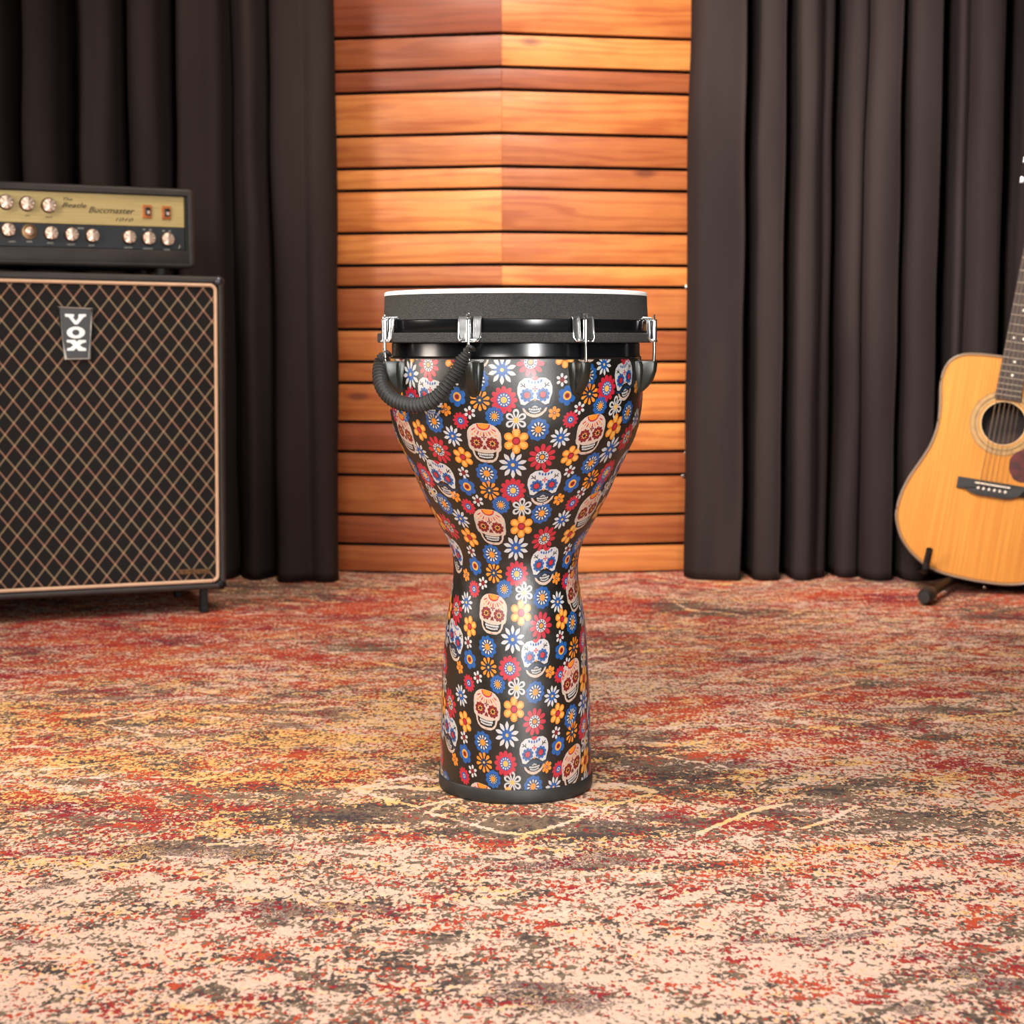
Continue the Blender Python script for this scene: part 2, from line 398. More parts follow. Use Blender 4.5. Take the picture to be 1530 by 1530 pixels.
# ------------------------------------------------------------------ curtains
M_curtain = None
def curtain_material():
    t = NT('charcoal curtain cloth'); o = t.obj()
    n = t.noise(t.mapping(o, (8, 8, 1.5)), 1, 3)
    t.base(t.mix(t.rng(n, .3, .7), lin('#261f1f'), lin('#2f2726')))
    t.rough(.85); t.b.inputs['Sheen Weight'].default_value = 0
    t.b.inputs['Specular IOR Level'].default_value = .12
    w = t.noise(t.mapping(o, (900, 900, 500)), 1, 1)
    t.bump(w, .15, .0006); return t.m
M_curtain = curtain_material()
def curtain(name, label, pts, Y0, top=2.3, seed=0, flare=1.0, group=None):
    """pts: (world x at the hem, forward offset)"""
    path = catmull([Vector((x, -(f if f > 0 else f * 2.6), 0)) for x, f in pts], 7)
    N = len(path); rows = 40; vs = []; fs = []
    for r in range(rows + 1):
        z = .002 + (top - .002) * (r / rows) ** 1.25
        for i, p in enumerate(path):
            w = noise.noise(Vector((p.x * 5 + seed, z * 1.6, 0))); w2 = noise.noise(Vector((p.x * 14 + seed, z * 3.5, 4)))
            low = max(0, 1 - z / .35)
            y = Y0 + p.y * (1 - .12 * z) + w * .012 + w2 * .006 * (1 + 2 * low)
            dz = .006 * noise.noise(Vector((p.x * 9 + seed, 1, 0))) if r == 0 else 0
            vs.append((p.x + w2 * .006 + .004 * w, y, max(.001, z + dz)))
    for r in range(rows):
        for i in range(N - 1):
            k = r * N + i; fs.append((k, k + 1, k + N + 1, k + N))
    ox = sum(p.x for p in path) / N
    me = bpy.data.meshes.new(name); me.from_pydata([(x - ox, y - Y0, z) for x, y, z in vs], [], fs)
    for p in me.polygons: p.use_smooth = True
    o = link(name, me, M_curtain); o.location = (ox, Y0, 0)
    so = o.modifiers.new('thickness', 'SOLIDIFY'); so.thickness = .004; so.offset = 1
    return tag(o, label, 'curtain', group)
def cx_(px, Y, py=600): return at(px, py, Y).x
YR = 3.965
right = [(1028,-.01),(1035,.02),(1050,.045),(1096,.05),(1103,.042),(1106,-.02),(1109,-.05),(1118,-.055),(1125,-.045),(1128,.01),(1131,.04),(1145,.05),(1158,.045),(1162,.03),(1165,-.03),(1169,-.055),(1179,-.055),(1184,-.03),(1187,.02),(1192,.042),(1204,.045),(1213,.03),(1222,.005),(1236,-.005),(1241,-.03),(1248,-.05),(1255,-.045),(1259,-.01),(1268,.005),(1282,.0),(1287,-.02),(1290,.0),(1294,.035),(1308,.05),(1326,.045),(1330,.03),(1333,-.03),(1338,-.055),(1345,-.05),(1349,-.01),(1352,.03),(1364,.047),(1384,.042),(1389,.025),(1392,-.03),(1398,-.055),(1414,-.055),(1419,-.03),(1424,.0),(1438,-.005),(1443,.02),(1450,.042),(1464,.047),(1476,.04),(1481,.02),(1485,-.03),(1492,-.055),(1506,-.05),(1514,-.02),(1525,.03),(1550,.045),(1565,0),(1580,-.04),(1600,.03),(1630,.045),(1650,-.03),(1680,.04),(1710,.03),(1740,-.04),(1775,.04),(1810,-.02),(1840,.03),(1870,0)]
curtain('curtain', 'charcoal curtain in deep folds behind the acoustic guitar', [(cx_(a, YR), b) for a, b in right], YR, seed=3, group='stage curtains')
YL = 3.93
left = [(503,.0),(496,.035),(478,.05),(462,.035),(450,.04),(430,.045),(416,.02),(408,-.03),(398,-.02),(380,.0),(362,-.01),(345,-.03),(335,.0),(318,.02),(300,.035),(282,.04),(274,0),(266,-.045),(256,-.02),(244,.03),(220,.045),(205,0),(195,-.04),(180,.02),(160,.045),(140,.04),(130,-.03),(110,-.04),(95,.03),(60,.045),(45,-.04),(20,.03),(-10,.045),(-30,-.04),(-60,.03),(-90,.045),(-110,-.04),(-150,.03),(-200,.04)]
curtain('curtain', 'black curtain hanging behind the guitar amplifier stack', [(cx_(a, YL), b) for a, b in left][::-1], YL, seed=11, group='stage curtains')
PRINT = {
 'A': '-143,4438 356,4528 541,3567 -627,4515 -179,3401 -196,2321 633,2548 -224,1155 -252,-6 485,1466 469,401 -1661,5291 -1165,5392 -661,5489 -173,5548 325,5614 -1278,4285 869,4615 1393,4705 -974,3360 1196,3645 -1691,1966 -984,2203 1455,2652 -1608,680 -947,984 1188,1592 1160,641',
 'B': '-438,3982 80,4981 155,3905 777,4113 555,5156 266,2904 -677,3001 -582,1938 159,1795 137,609 -600,789 -1398,4786 -882,4920 -396,4961 1124,5240 1660,5344 -1122,3827 1282,4190 -1583,2682 1075,3100 1768,3265 -1282,1469 911,2034 1716,2263 -1277,242 825,983 1554,1294 814,-71 1523,282',
 'R': '62,5378 -392,4340 125,4270 637,4465 222,3247 -575,3362 208,2182 -607,2322 141,1020 -602,1155 -1393,5168 -898,5281 -412,5341 583,5524 1131,5623 -1669,4054 -1001,4204 1166,4504 1671,4610 -1559,3081 935,3435 1568,3569 -1315,1888 985,2394 -1276,642 826,1316 1563,1595 117,-56 810,301 1527,654',
 'W': '-59,5288 -15,4177 515,4325 1,3138 -25,2024 -65,857 -1518,5028 -1020,5140 -527,5225 988,5481 1527,5588 -1216,4045 1053,4383 1570,4489 -864,3132 795,3296 1457,3439 -1481,1701 -783,1998 752,2253 -1447,445 -781,817 642,1158 1366,1430 633,118 1338,453',
 'Q': '-51,4943 -16,3864 -589,4002 426,5064 575,4037 8,2812 -46,1672 -75,506 -1544,4697 -1025,4819 -516,4922 973,5151 1511,5256 -1355,3713 1155,4111 1687,4228 -1769,2562 -921,2789 885,2989 -1456,1332 -776,1632 699,1925 1474,2144 -1456,94 -790,468 632,854 1353,1161 1328,128',
 'Y': '1,4465 498,4606 38,3414 44,2344 -14,1177 -1524,5336 -1023,5440 -526,5521 -40,5577 471,5678 -1095,4346 1013,4650 1534,4751 -714,3441 734,3576 1359,3694 -1499,2045 -788,2310 843,2538 1710,2729 -1424,775 -758,1120 671,1439 1399,1686 -783,-107 -54,76 651,417 1364,758',
 'M': '-294,4513 -536,4298 201,4499 415,5346 323,3483 -396,3489 386,2449 -474,2428 285,1314 286,188 -463,1286 -1317,5439 -811,5542 -321,5607 171,5657 -1427,4320 -812,4495 705,4680 1230,4752 1740,4854 -1215,3368 984,3680 1582,3802 -1224,2207 1221,2662 -1149,969 978,1587 1731,1853 -491,50 946,601 1674,951 1641,-154',
 'U': '-383,4681 -502,3659 97,4600 591,4770 164,3576 234,2517 148,1380 127,221 -1425,5514 -918,5615 -425,5688 -1512,4384 -932,4529 1109,4826 1625,4929 -1354,3415 824,3745 1416,3851 -1413,2253 1062,2711 -1291,1009 833,1630 1584,1884 -639,129 795,614 1518,956 1490,-132',
 'Z': '-487,4568 -263,4262 271,4278 453,3283 -380,3249 413,2237 -404,2147 330,1092 -414,974 -1253,5233 -758,5342 -276,5397 213,5435 739,5587 1285,5689 -1464,4122 -788,4313 1308,4563 -1249,3179 1725,3639 -1117,2001 1233,2479 -1746,479 -1086,772 1033,1418 1012,429 1738,785',
 'N': '-152,4070 409,4175 -207,3045 -228,1923 535,2172 -251,751 463,1030 -1646,4908 -1140,5015 -640,5129 -163,5168 322,5226 852,5364 1398,5466 -1428,3908 -724,4100 953,4288 1473,4384 -1136,2975 648,3147 1347,3327 -1640,1538 -952,1800 1339,2300 -1611,274 -948,602 1180,1276 464,-67 1159,269',
 'y': '-154,4938 -149,3860 330,5005 452,3972 -199,2817 -215,1675 -239,504 472,829 -1659,4675 -1139,4786 -620,4921 856,5134 1395,5233 -1528,3676 -755,3901 1036,4093 1575,4202 -1115,2732 701,2933 1473,3135 -1603,1279 -929,1549 531,1865 1296,2089 -1602,30 -937,361 1192,1088 1172,48',
 'v': '0,4708 37,3647 -588,3788 488,4843 685,3853 72,2584 6,1435 -24,277 -1527,5616 -1583,4479 -1028,4607 994,4928 1518,5031 -1455,3492 1251,3926 -1619,2334 -849,2555 907,2784 1742,2983 -1427,1088 -752,1378 698,1702 1451,1943 -773,211 652,658',
 'b': '-257,4976 -280,3900 221,4991 325,3932 -391,2887 -386,1748 530,2948 385,1860 -409,575 331,690 -1753,4708 -1235,4813 -717,4956 748,5171 1295,5265 -1649,3699 -889,3888 918,4125 1454,4220 -1298,2745 1312,3147 -1738,1292 -1066,1548 1153,2090 -1730,31 -1067,341 1051,1067 1034,25 1752,380',
 'u': '-92,4754 -90,3684 390,4861 550,3850 -102,2627 -138,1475 -167,308 -1627,5632 -1681,4494 -1130,4607 -589,4764 888,4947 1417,5046 -1601,3493 -754,3737 1127,3936 1685,4057 -1017,2547 742,2772 1582,2977 -1558,1077 -886,1358 1305,1925 -904,172',
 'r': '-245,4696 -305,3649 241,4710 366,3684 -398,2602 516,2683 -386,1455 -413,297 330,403 364,1567 -1754,5591 -1245,5689 -1271,4556 -711,4740 757,4914 1287,5002 -972,3633 994,3899 1558,4011 -1211,2475 1376,2912 -1723,996 -1056,1265 1111,1844 -1074,63 1047,846 1742,123',
 'o': '-315,4823 -380,3771 165,4791 261,3745 -511,2759 393,2735 -493,1627 -519,470 234,450 273,1612 -1314,4702 -786,4854 672,5067 1218,5154 1744,5258 -1021,3762 878,4034 -1386,2616 1246,3038 1686,1268 1651,241',
 'w': '-275,5159 -282,4070 198,5173 288,4089 -413,3067 -411,1953 501,3084 379,2028 -420,775 314,860 -1748,4888 -1241,4991 -739,5117 738,5348 1292,5445 -1572,3879 -856,4061 849,4278 1372,4362 -1329,2932 1213,3299 -1778,1493 -1093,1739 1170,2255 -1744,219 -1084,524 1033,1214 325,-152 1015,193 1737,549',
 'x': '-201,4794 -231,3730 281,4840 409,3808 -306,2685 -305,1543 -335,376 -1710,5678 -1752,4537 -1210,4643 -668,4813 798,4997 1333,5090 -1700,3529 -875,3736 -1171,2573 601,2783 1443,3001 -1670,1105 -1001,1374 438,1683 1188,1938 -1014,177 1109,940',
}
# ------------------------------------------------------------------ djembe
DX, DY = 0.0046, 2.088
PROFILE = [(0.0, .0963), (0.023, 0.096), (0.0872, 0.0945), (0.1261, 0.0931), (0.1485, 0.0917), (0.1768, 0.0901), (0.206, 0.0878), (0.2213, 0.0861), (0.2452, 0.0818), (0.2682, 0.0785), (0.2835, 0.0781), (0.2996, 0.0801), (0.3183, 0.0870), (0.3318, 0.0944), (0.3487, 0.104), (0.3698, 0.1141), (0.3916, 0.124), (0.4118, 0.1330), (0.4269, 0.1406), (0.4411, 0.1474), (0.4595, 0.1532), (0.4695, 0.1551), (0.4828, 0.1567), (0.4995, 0.1577), (0.5202, 0.1573), (0.5420, 0.1551)]
def hermite(z):
    P = PROFILE; n = len(P)
    i = max(0, min(n - 2, next((k - 1 for k in range(1, n) if P[k][0] >= z), n - 2)))
    def sl(k):
        a, b = P[max(0, k - 1)], P[min(n - 1, k + 1)]; return (b[1] - a[1]) / (b[0] - a[0])
    (z0, r0), (z1, r1) = P[i], P[i + 1]; h = z1 - z0; t = (z - z0) / h
    return (2*t**3-3*t*t+1)*r0 + (t**3-2*t*t+t)*h*sl(i) + (-2*t**3+3*t*t)*r1 + (t**3-t*t)*h*sl(i+1)
_zt = [i * .001 for i in range(-40, 600)]
_rt = [hermite(max(0, min(.542, z))) for z in _zt]
# smooth the sampled profile a little
for _ in range(30): _rt = [_rt[0]] + [(_rt[i - 1] + 2 * _rt[i] + _rt[i + 1]) / 4 for i in range(1, len(_rt) - 1)] + [_rt[-1]]
def Rz(z):
    f = (z + .04) / .001; i = max(0, min(len(_rt) - 2, int(f))); t = f - i
    return _rt[i] * (1 - t) + _rt[i + 1] * t
def slope(z): return (Rz(z + .003) - Rz(z - .003)) / .006

PAL = ['black', 'cream', 'white', 'red', 'darkred', 'yellow', 'orange', 'blue', 'navy', 'grey']
PCOL = dict(black='#120f0a', cream='#b29b8b', white='#aeaaa8', red='#a41d2d', darkred='#6a1018', yellow='#cc984a', orange='#c97621', blue='#164a86', navy='#122a44', grey='#96918e')
def ell(cx, cy, a, b, rot=0, n=14):
    c, s = math.cos(rot), math.sin(rot)
    return [(cx + a * math.cos(2*PI*i/n) * c - b * math.sin(2*PI*i/n) * s, cy + a * math.cos(2*PI*i/n) * s + b * math.sin(2*PI*i/n) * c) for i in range(n)]
def petal(ang, r0, r1, w, kind='round'):
    # along +r; widths as fraction along the length
    prof = {'round': [(0, .25), (.15, .55), (.4, .9), (.65, 1), (.85, .8), (.95, .5), (1, .12)],
            'point': [(0, .2), (.2, .6), (.45, 1), (.65, .9), (.85, .5), (1, .02)],
            'drop': [(0, .1), (.3, .5), (.6, .95), (.8, 1), (.93, .65), (1, .2)]}[kind]
    L = [(r0 + (r1 - r0) * t, w / 2 * q) for t, q in prof]
    pts = L + [(r, -h) for r, h in L[::-1]]
    c, s = math.cos(ang), math.sin(ang)
    return [(r * c - h * s, r * s + h * c) for r, h in pts]
def ringp(n, r0, r1, w, kind, ph=0): return [petal(PI/2 + ph + 2*PI*i/n, r0, r1, w, kind) for i in range(n)]
def scallop(n, r, d, k=6): return [((r + d * (abs(math.sin(n * a / 2)) - .5)) * math.cos(a), (r + d * (abs(math.sin(n * a / 2)) - .5)) * math.sin(a)) for a in [2*PI*i/(n*k) for i in range(n*k)]]
def disc(r, n=16): return ell(0, 0, r, r, 0, n)
def tr(p, dx, dy, s=1): return [(x * s + dx, y * s + dy) for x, y in p]
def motif(k):
    L = []
    def a(l, c, *ps):
        for p in ps: L.append((l, c, p))
    if k in 'WM':
        s = 1 if k == 'W' else .76
        a(0, 'white' if k == 'M' else 'white', *[tr(p, 0, 0, s) for p in ringp(10, 8, 21.5, 6.3, 'point')])
        a(1, 'blue', *[tr(p, 0, 0, s) for p in ringp(10, 3, 12.5, 3.6, 'point', PI / 10)])
        a(1, 'blue', disc(7 * s)); a(2, 'yellow', disc(2.8 * s, 10))
    elif k == 'R':
        a(0, 'red', *ringp(11, 7, 21, 7.0, 'round')); a(1, 'white', disc(9.6)); a(2, 'navy', *[ell(7.6*math.cos(q), 7.6*math.sin(q), 1.7, 1.1, q, 7) for q in [2*PI*i/11 for i in range(11)]])
        a(2, 'navy', disc(5.4)); a(3, 'orange', disc(3.7, 12))
    elif k == 'Q':
        a(0, 'red', *ringp(12, 6, 20, 7.6, 'round')); a(1, 'blue', disc(10.4)); a(2, 'white', *[ell(7.6*math.cos(q), 7.6*math.sin(q), 1.7, 1.25, q, 7) for q in [2*PI*i/12 for i in range(12)]])
        a(2, 'yellow', disc(4.8, 12))
    elif k in 'UN':
        a(0, 'blue', scallop(10, 15.8, 3.0)); a(1, 'navy', disc(11.2)); a(2, 'white', *ringp(11, 5, 11, 2.9, 'drop')); a(3, 'orange', disc(5, 12))
    elif k == 'u':
        a(0, 'blue', scallop(10, 13, 2.6)); a(1, 'navy', disc(8)); a(2, 'white', *ringp(12, 3.5, 7.6, 1.4, 'drop')); a(3, 'orange', disc(4.2, 12))
    elif k in 'YZ':
        s = 1 if k == 'Y' else .82
        a(0, 'orange', *[tr(p, 0, 0, s) for p in ringp(6, 4, 19.5, 12.5, 'round')])
        a(1, 'yellow', *[tr(p, 0, 0, s) for p in ringp(6, 7, 17, 7.5, 'round')]); a(2, 'darkred', disc(6.2 * s)); a(3, 'red', disc(4.4 * s, 12))
    elif k == 'v':
        a(0, 'white', *ringp(6, 3, 16.5, 9.5, 'round')); a(1, 'black', *ringp(6, 5, 13, 4.2, 'drop')); a(2, 'yellow', disc(4, 12))
    elif k == 'b':
        a(0, 'blue', *ringp(6, 3, 14.5, 10.5, 'round')); a(1, 'yellow', disc(6.6)); a(2, 'orange', disc(5.2)); a(3, 'darkred', disc(3.6, 12))
    elif k == 'y':
        a(0, 'orange', *ringp(10, 5, 15.5, 5, 'drop')); a(0, 'yellow', *[]); a(1, 'navy', disc(5.8)); a(1, 'navy', *ringp(10, 4, 8, 1.8, 'point', PI / 10)); a(2, 'yellow', disc(1.9, 8))
    elif k == 'r':
        a(0, 'red', *ringp(12, 4, 12.8, 4.6, 'round')); a(1, 'blue', disc(5.4, 12)); a(2, 'white', disc(2.9, 9)); a(3, 'navy', disc(1.6, 8))
    elif k == 'o':
        a(0, 'orange', *ringp(6, 2, 9.6, 5.8, 'round')); a(1, 'darkred', disc(2.3, 9)); a(2, 'white', disc(1.1, 7))
    elif k in 'wx':
        a(0, 'white', *ringp(6, 2.5, 9.6, 4.6, 'round')); a(1, 'darkred', disc(3.9, 10))
    elif k == 'A':
        half = [(0, 30.5), (8, 30.3), (15, 28.2), (21, 23.5), (25, 17), (26, 9), (25.3, 1), (25.5, -5), (24, -10), (20.5, -13), (18.8, -20), (15.5, -26), (9, -30), (0, -31)]
        a(0, 'cream', half + [(-x, y) for x, y in half[-2:0:-1]])
        a(1, 'grey', *[[(-25.2, 12), (-23.8, 12), (-23.5, -9), (-24.5, -9)], [(25.2, 12), (24.2, 12), (23.6, -9), (24.5, -9)]])
        a(1, 'orange', [(-10, 28.8), (-8.5, 24), (-5, 21.4), (0, 20.4), (5, 21.4), (8.5, 24), (10, 28.8), (5, 30), (0, 30.2), (-5, 30)])
        a(2, 'red', [(-10.5, 28.8), (-9, 23.6), (-5.2, 20.6), (0, 19.5), (5.2, 20.6), (9, 23.6), (10.5, 28.8), (8.6, 29.3), (7.4, 24.8), (4.4, 22.6), (0, 21.7), (-4.4, 22.6), (-7.4, 24.8), (-8.6, 29.3)])
        for d in range(-56, 57, 14):
            q = math.radians(90 + d * 1.0); c, s = math.cos(q), math.sin(q)
            r0, r1 = 13.5, 19
            cx, cy = 0, 30
            p = lambda r, h: (cx + r * math.sin(math.radians(d)) * 1.12 + h * math.cos(math.radians(d)), cy - r * math.cos(math.radians(d)) * 1.0 + h * math.sin(math.radians(d)))
            a(1, 'orange' if (d // 14) % 2 else 'red', [p(r0, -.7), p(r1, -1), p(r1 + 1, 0), p(r1, 1), p(r0, .7)])
            if 20 < abs(d) < 50: a(1, 'orange', [p(21.5, -.7), p(25, -.7), p(25, .7), p(21.5, .7)])
        for q in range(4): a(1, 'darkred', tr(petal(q * PI / 2, 0, 4, 2.6, 'drop'), 0, 9))
        for sx in (-1, 1):
            a(1, 'darkred', *[tr(p, sx * 12, 0) for p in ringp(9, 3, 10.2, 5.6, 'round')]); a(1, 'darkred', tr(disc(6), sx * 12, 0))
            a(2, 'yellow', *[tr(p, sx * 12, 0) for p in ringp(8, 2, 5.2, 1.7, 'point')]); a(3, 'black', tr(disc(2.3, 9), sx * 12, 0))
        a(1, 'darkred', [(0, -3), (2.2, -5.5), (3.4, -9.5), (1.4, -10.2), (0, -9), (-1.4, -10.2), (-3.4, -9.5), (-2.2, -5.5)])
        a(1, 'black', [(-17, -12), (-11, -15), (0, -16), (11, -15), (17, -12), (15.8, -20), (11, -25.5), (0, -27), (-11, -25.5), (-15.8, -20)])
        for i in range(-4, 5):
            a(2, 'white', tr(ell(0, 0, 1.35, 1.9, 0, 7), i * 2.75, -18.2 + .05 * i * i)); a(2, 'white', tr(ell(0, 0, 1.2, 1.6, 0, 7), i * 2.4, -22.6 + .09 * i * i))
        a(1, 'red', ell(0, -29.6, 2.2, .6, 0, 8))
    elif k == 'B':
        up = [(0, 26), (8, 27.5), (16, 27), (23, 22), (26, 14), (26, 5), (23, -3), (21, -10.5), (15, -12), (10, -8.5), (5, -5), (0, -4)]
        a(0, 'white', up + [(-x, y) for x, y in up[-2:0:-1]])
        a(1, 'red', [(-6, 27.2), (-3, 29.6), (0, 28.6), (3, 29.6), (6, 27.2), (3, 24), (0, 23.2), (-3, 24)])
        for i in range(-2, 3): a(1, 'blue', tr(ell(0, 0, 1.5, 2.6, -.22 * i, 8), i * 4.6, 20.5 + .55 * i * i))
        for q in range(4): a(1, 'red', tr(petal(q * PI / 2, 0, 4.2, 2.6, 'drop'), 0, 11.5))
        for sx in (-1, 1):
            a(1, 'blue', *[tr(p, sx * 11.8, 2.6) for p in ringp(9, 3, 10.4, 5.4, 'round')]); a(1, 'blue', tr(disc(6.5), sx * 11.8, 2.6))
            a(2, 'navy', tr(disc(6.2, 12), sx * 11.8, 2.6)); a(3, 'red', *[tr(p, sx * 11.8, 2.6) for p in ringp(6, 0, 4.8, 3, 'round')])
            for pts in ([(21, 20), (14, 13.4)], [(17.3, 16.6), (21.5, 15.4)], [(15.6, 15), (15.2, 20)]):
                (x0, y0), (x1, y1) = pts; dx, dy = x1 - x0, y1 - y0; l = math.hypot(dx, dy); nx, ny = -dy / l * .7, dx / l * .7
                a(1, 'black', [(sx * (x0 + nx), y0 + ny), (sx * (x1 + nx), y1 + ny), (sx * (x1 - nx), y1 - ny), (sx * (x0 - nx), y0 - ny)])
            a(1, 'navy', [(0, -8), (sx * 7, -10.2), (sx * 15, -13.5), (sx * 22, -12.5), (sx * 27, -8), (sx * 24, -14), (sx * 15, -17), (sx * 6, -14), (0, -12)])
        a(1, 'orange', ell(0, -4, 1.6, 2, 0, 8))
        jaw = [(16, -16.2), (19, -14.6), (17, -21), (11, -27), (4, -30), (0, -30.4)]
        ins = [(15, -17.5), (12.4, -21.5), (6, -25), (0, -26)]
        for sx in (-1, 1): a(0, 'cream', [(sx * x, y) for x, y in jaw] + [(sx * x, y) for x, y in ins[::-1]])
        for i in range(-3, 4):
            a(1, 'white', tr(ell(0, 0, 1.3, 1.7, 0, 7), i * 2.7, -19 + .12 * i * i)); a(1, 'white', tr(ell(0, 0, 1.1, 1.4, 0, 7), i * 2.3, -23.2 + .2 * i * i))
        a(1, 'grey', [(-5, -15.2), (0, -12.6), (5, -15.2), (3, -16.6), (0, -15.6), (-3, -16.6)])
    return L
def sliced(k):
    """polygons of a motif cut into narrow slices so that they bend with the shell"""
    out = []
    for l, c, p in motif(k):
        bm = bmesh.new()
        f = bm.faces.new([bm.verts.new((x, y, 0)) for x, y in p])
        if len(p) > 8 or k in 'AB': bmesh.ops.triangulate(bm, faces=[f]) if k in 'ABUu' and len(p) > 8 else None
        xs = [v.co.x for v in bm.verts]; ys_ = [v.co.y for v in bm.verts]
        for axis, lo, hi, st in (((1, 0, 0), min(xs), max(xs), 6), ((0, 1, 0), min(ys_), max(ys_), 9)):
            q = math.ceil((lo + .3) / st) * st
            while q < hi - .3:
                bmesh.ops.bisect_plane(bm, geom=bm.verts[:] + bm.edges[:] + bm.faces[:], plane_co=(axis[0] * q, axis[1] * q, 0), plane_no=axis)
                q += st
        for f in bm.faces:
            pts = [(v.co.x, v.co.y) for v in f.verts]
            ar = sum(pts[i][0] * pts[(i + 1) % len(pts)][1] - pts[(i + 1) % len(pts)][0] * pts[i][1] for i in range(len(pts)))
            if abs(ar) > .02: out.append((l, PAL.index(c), pts if ar > 0 else pts[::-1]))
        bm.free()
    return out
def clip(pts, lo, hi):
    for sgn, lim in ((1, hi), (-1, -lo)):
        o = []
        for i in range(len(pts)):
            a, b = pts[i], pts[(i + 1) % len(pts)]; ia, ib = sgn * a[1] <= lim, sgn * b[1] <= lim
            if ia: o.append(a)
            if ia != ib:
                t = (lim - sgn * a[1]) / (sgn * b[1] - sgn * a[1]); o.append((a[0] + (b[0] - a[0]) * t, a[1] + (b[1] - a[1]) * t))
        pts = o
        if not pts: return []
    return pts
def film_mat(name, c):
    t = NT('print ' + name); o = t.obj(); c = lin(c)
    w = t.noise(t.mapping(o, (700, 700, 500)), 1, 2, .7); w2 = t.noise(o, 60, 3)
    t.base(t.mix(t.rng(w, .3, .7), tuple(x * .88 for x in c[:3]) + (1,), c))
    t.rough(t.rng(w2, .3, .7, .33, .42)); t.b.inputs['Specular IOR Level'].default_value = .75
    t.bump(w, .35, .0005); return t.m
def build_shell(parent):
    vs, fs, mi, nr = [], [], [], []
    def vert(th, z, off):
        r = Rz(z) + off; vs.append((r * math.sin(th), -r * math.cos(th), z))
        s = slope(z); l = math.hypot(1, s); nr.append((math.sin(th) / l, -math.cos(th) / l, -s / l))
        return len(vs) - 1
    n = 224; zz = [i * .0035 for i in range(int(.5415 / .0035) + 1)] + [.5415]
    grid = [[vert(2 * PI * i / n, z, 0) for i in range(n)] for z in zz]
    for a, b in zip(grid, grid[1:]):
        for i in range(n): fs.append((a[i], a[(i + 1) % n], b[(i + 1) % n], b[i])); mi.append(0)
    S = 1204.0
    for k, s in PRINT.items():
        polys = sliced(k)
        for q in s.split():
            t10, z4 = q.split(','); th0, z0 = math.radians(float(t10) / 10), float(z4) * 1e-4
            cs = 1 / math.hypot(1, slope(z0)); sx = .95 * max(.88, min(1, .88 + .12 * (z0 - .28) / .14)); sy = .97
            ky = sy * (.5 + .5 * cs) / S
            if k in 'AB': ky *= .98
            lo, hi = (.012 - z0) / ky, (.5405 - z0) / ky
            sh = max(-.42, min(.42, 2 * (.0006 + .0013 * max(0, min(1, (.46 - z0) / .3))) * (th0 * Rz(z0) * S))) if abs(th0) < 1.75 else 0
            for l, c, pts in polys:
                pts = clip([(x, y + x * sh / S / ky) for x, y in pts], lo, hi)
                if len(pts) < 3: continue
                off = .00010 + .00011 * l; r0 = Rz(z0)
                ids = []
                for x, y in pts:
                    z = z0 + y * ky; ids.append(vert(th0 + x * sx / S / (.5 * r0 + .5 * Rz(z)), z, off))
                fs.append(tuple(ids)); mi.append(c)
    me = bpy.data.meshes.new('shell'); me.from_pydata(vs, [], fs)
    for p in me.polygons: p.use_smooth = True
    me.polygons.foreach_set('material_index', mi)
    me.normals_split_custom_set_from_vertices(nr)
    return link('shell', me, None, parent, [film_mat(c, PCOL[c]) for c in PAL])
dj = thing('djembe', 'goblet djembe printed with sugar skulls and flowers standing on the rug', 'drum', (DX, DY, 0))
build_shell(dj)
obj('foot_ring', lathe(bmesh.new(), [(.080, 0), (.0955, 0), (.0972, .0015), (.0978, .004), (.0978, .0165), (.0970, .018), (.0950, .0185), (.080, .0185)], 128, True), M_rubber, dj)
M_foam = mat('textured black foam', '#2f2d2b', .75, vary=.55, vscale=620, bump=1.0, bscale=800, bdist=.003)
obj('bearing_collar', lathe(bmesh.new(), [(.150, .5410), (.1555, .5412), (.1560, .5425), (.1542, .5440), (.1536, .548), (.1536, .559), (.150, .561)], 128, True), M_blackgloss, dj)
obj('tension_ring', lathe(bmesh.new(), [(.155, .5603), (.1700, .5600), (.1713, .5612), (.1713, .5704), (.1700, .5716), (.155, .5716)], 128, True), M_foam, dj)
obj('counterhoop', lathe(bmesh.new(), [(.155, .5718), (.1634, .5718), (.1640, .5726), (.1640, .5862), (.1632, .5870), (.155, .5870)], 128, True), M_blackgloss, dj)
obj('head_collar', lathe(bmesh.new(), [(.150, .5872), (.1637, .5872), (.1634, .590), (.1624, .605), (.1620, .6165), (.150, .6165)], 128, True), M_foam, dj)
M_head = mat('white drum head', '#efece8', .6, vary=.05, vscale=60, bump=.2, bscale=900)
obj('drumhead', lathe(bmesh.new(), [(0, .6222), (.120, .6222), (.155, .6221), (.1602, .6216), (.1618, .6205), (.1622, .6185), (.1620, .6167), (.158, .6166)], 128), M_head, dj)
def cyl(th, r, z): return Vector((r * math.sin(th), -r * math.cos(th), z))
def frame(th, r, z):   # local x = tangential (to the viewer's right), y = outward, z up
    m = Matrix.Identity(4)
    ex = Vector((math.cos(th), math.sin(th), 0)); ey = Vector((math.sin(th), -math.cos(th), 0))
    for i in range(3): m[i][0] = ex[i]; m[i][1] = ey[i]; m[i][2] = (0, 0, 1)[i]
    m.translation = cyl(th, r, z); return m
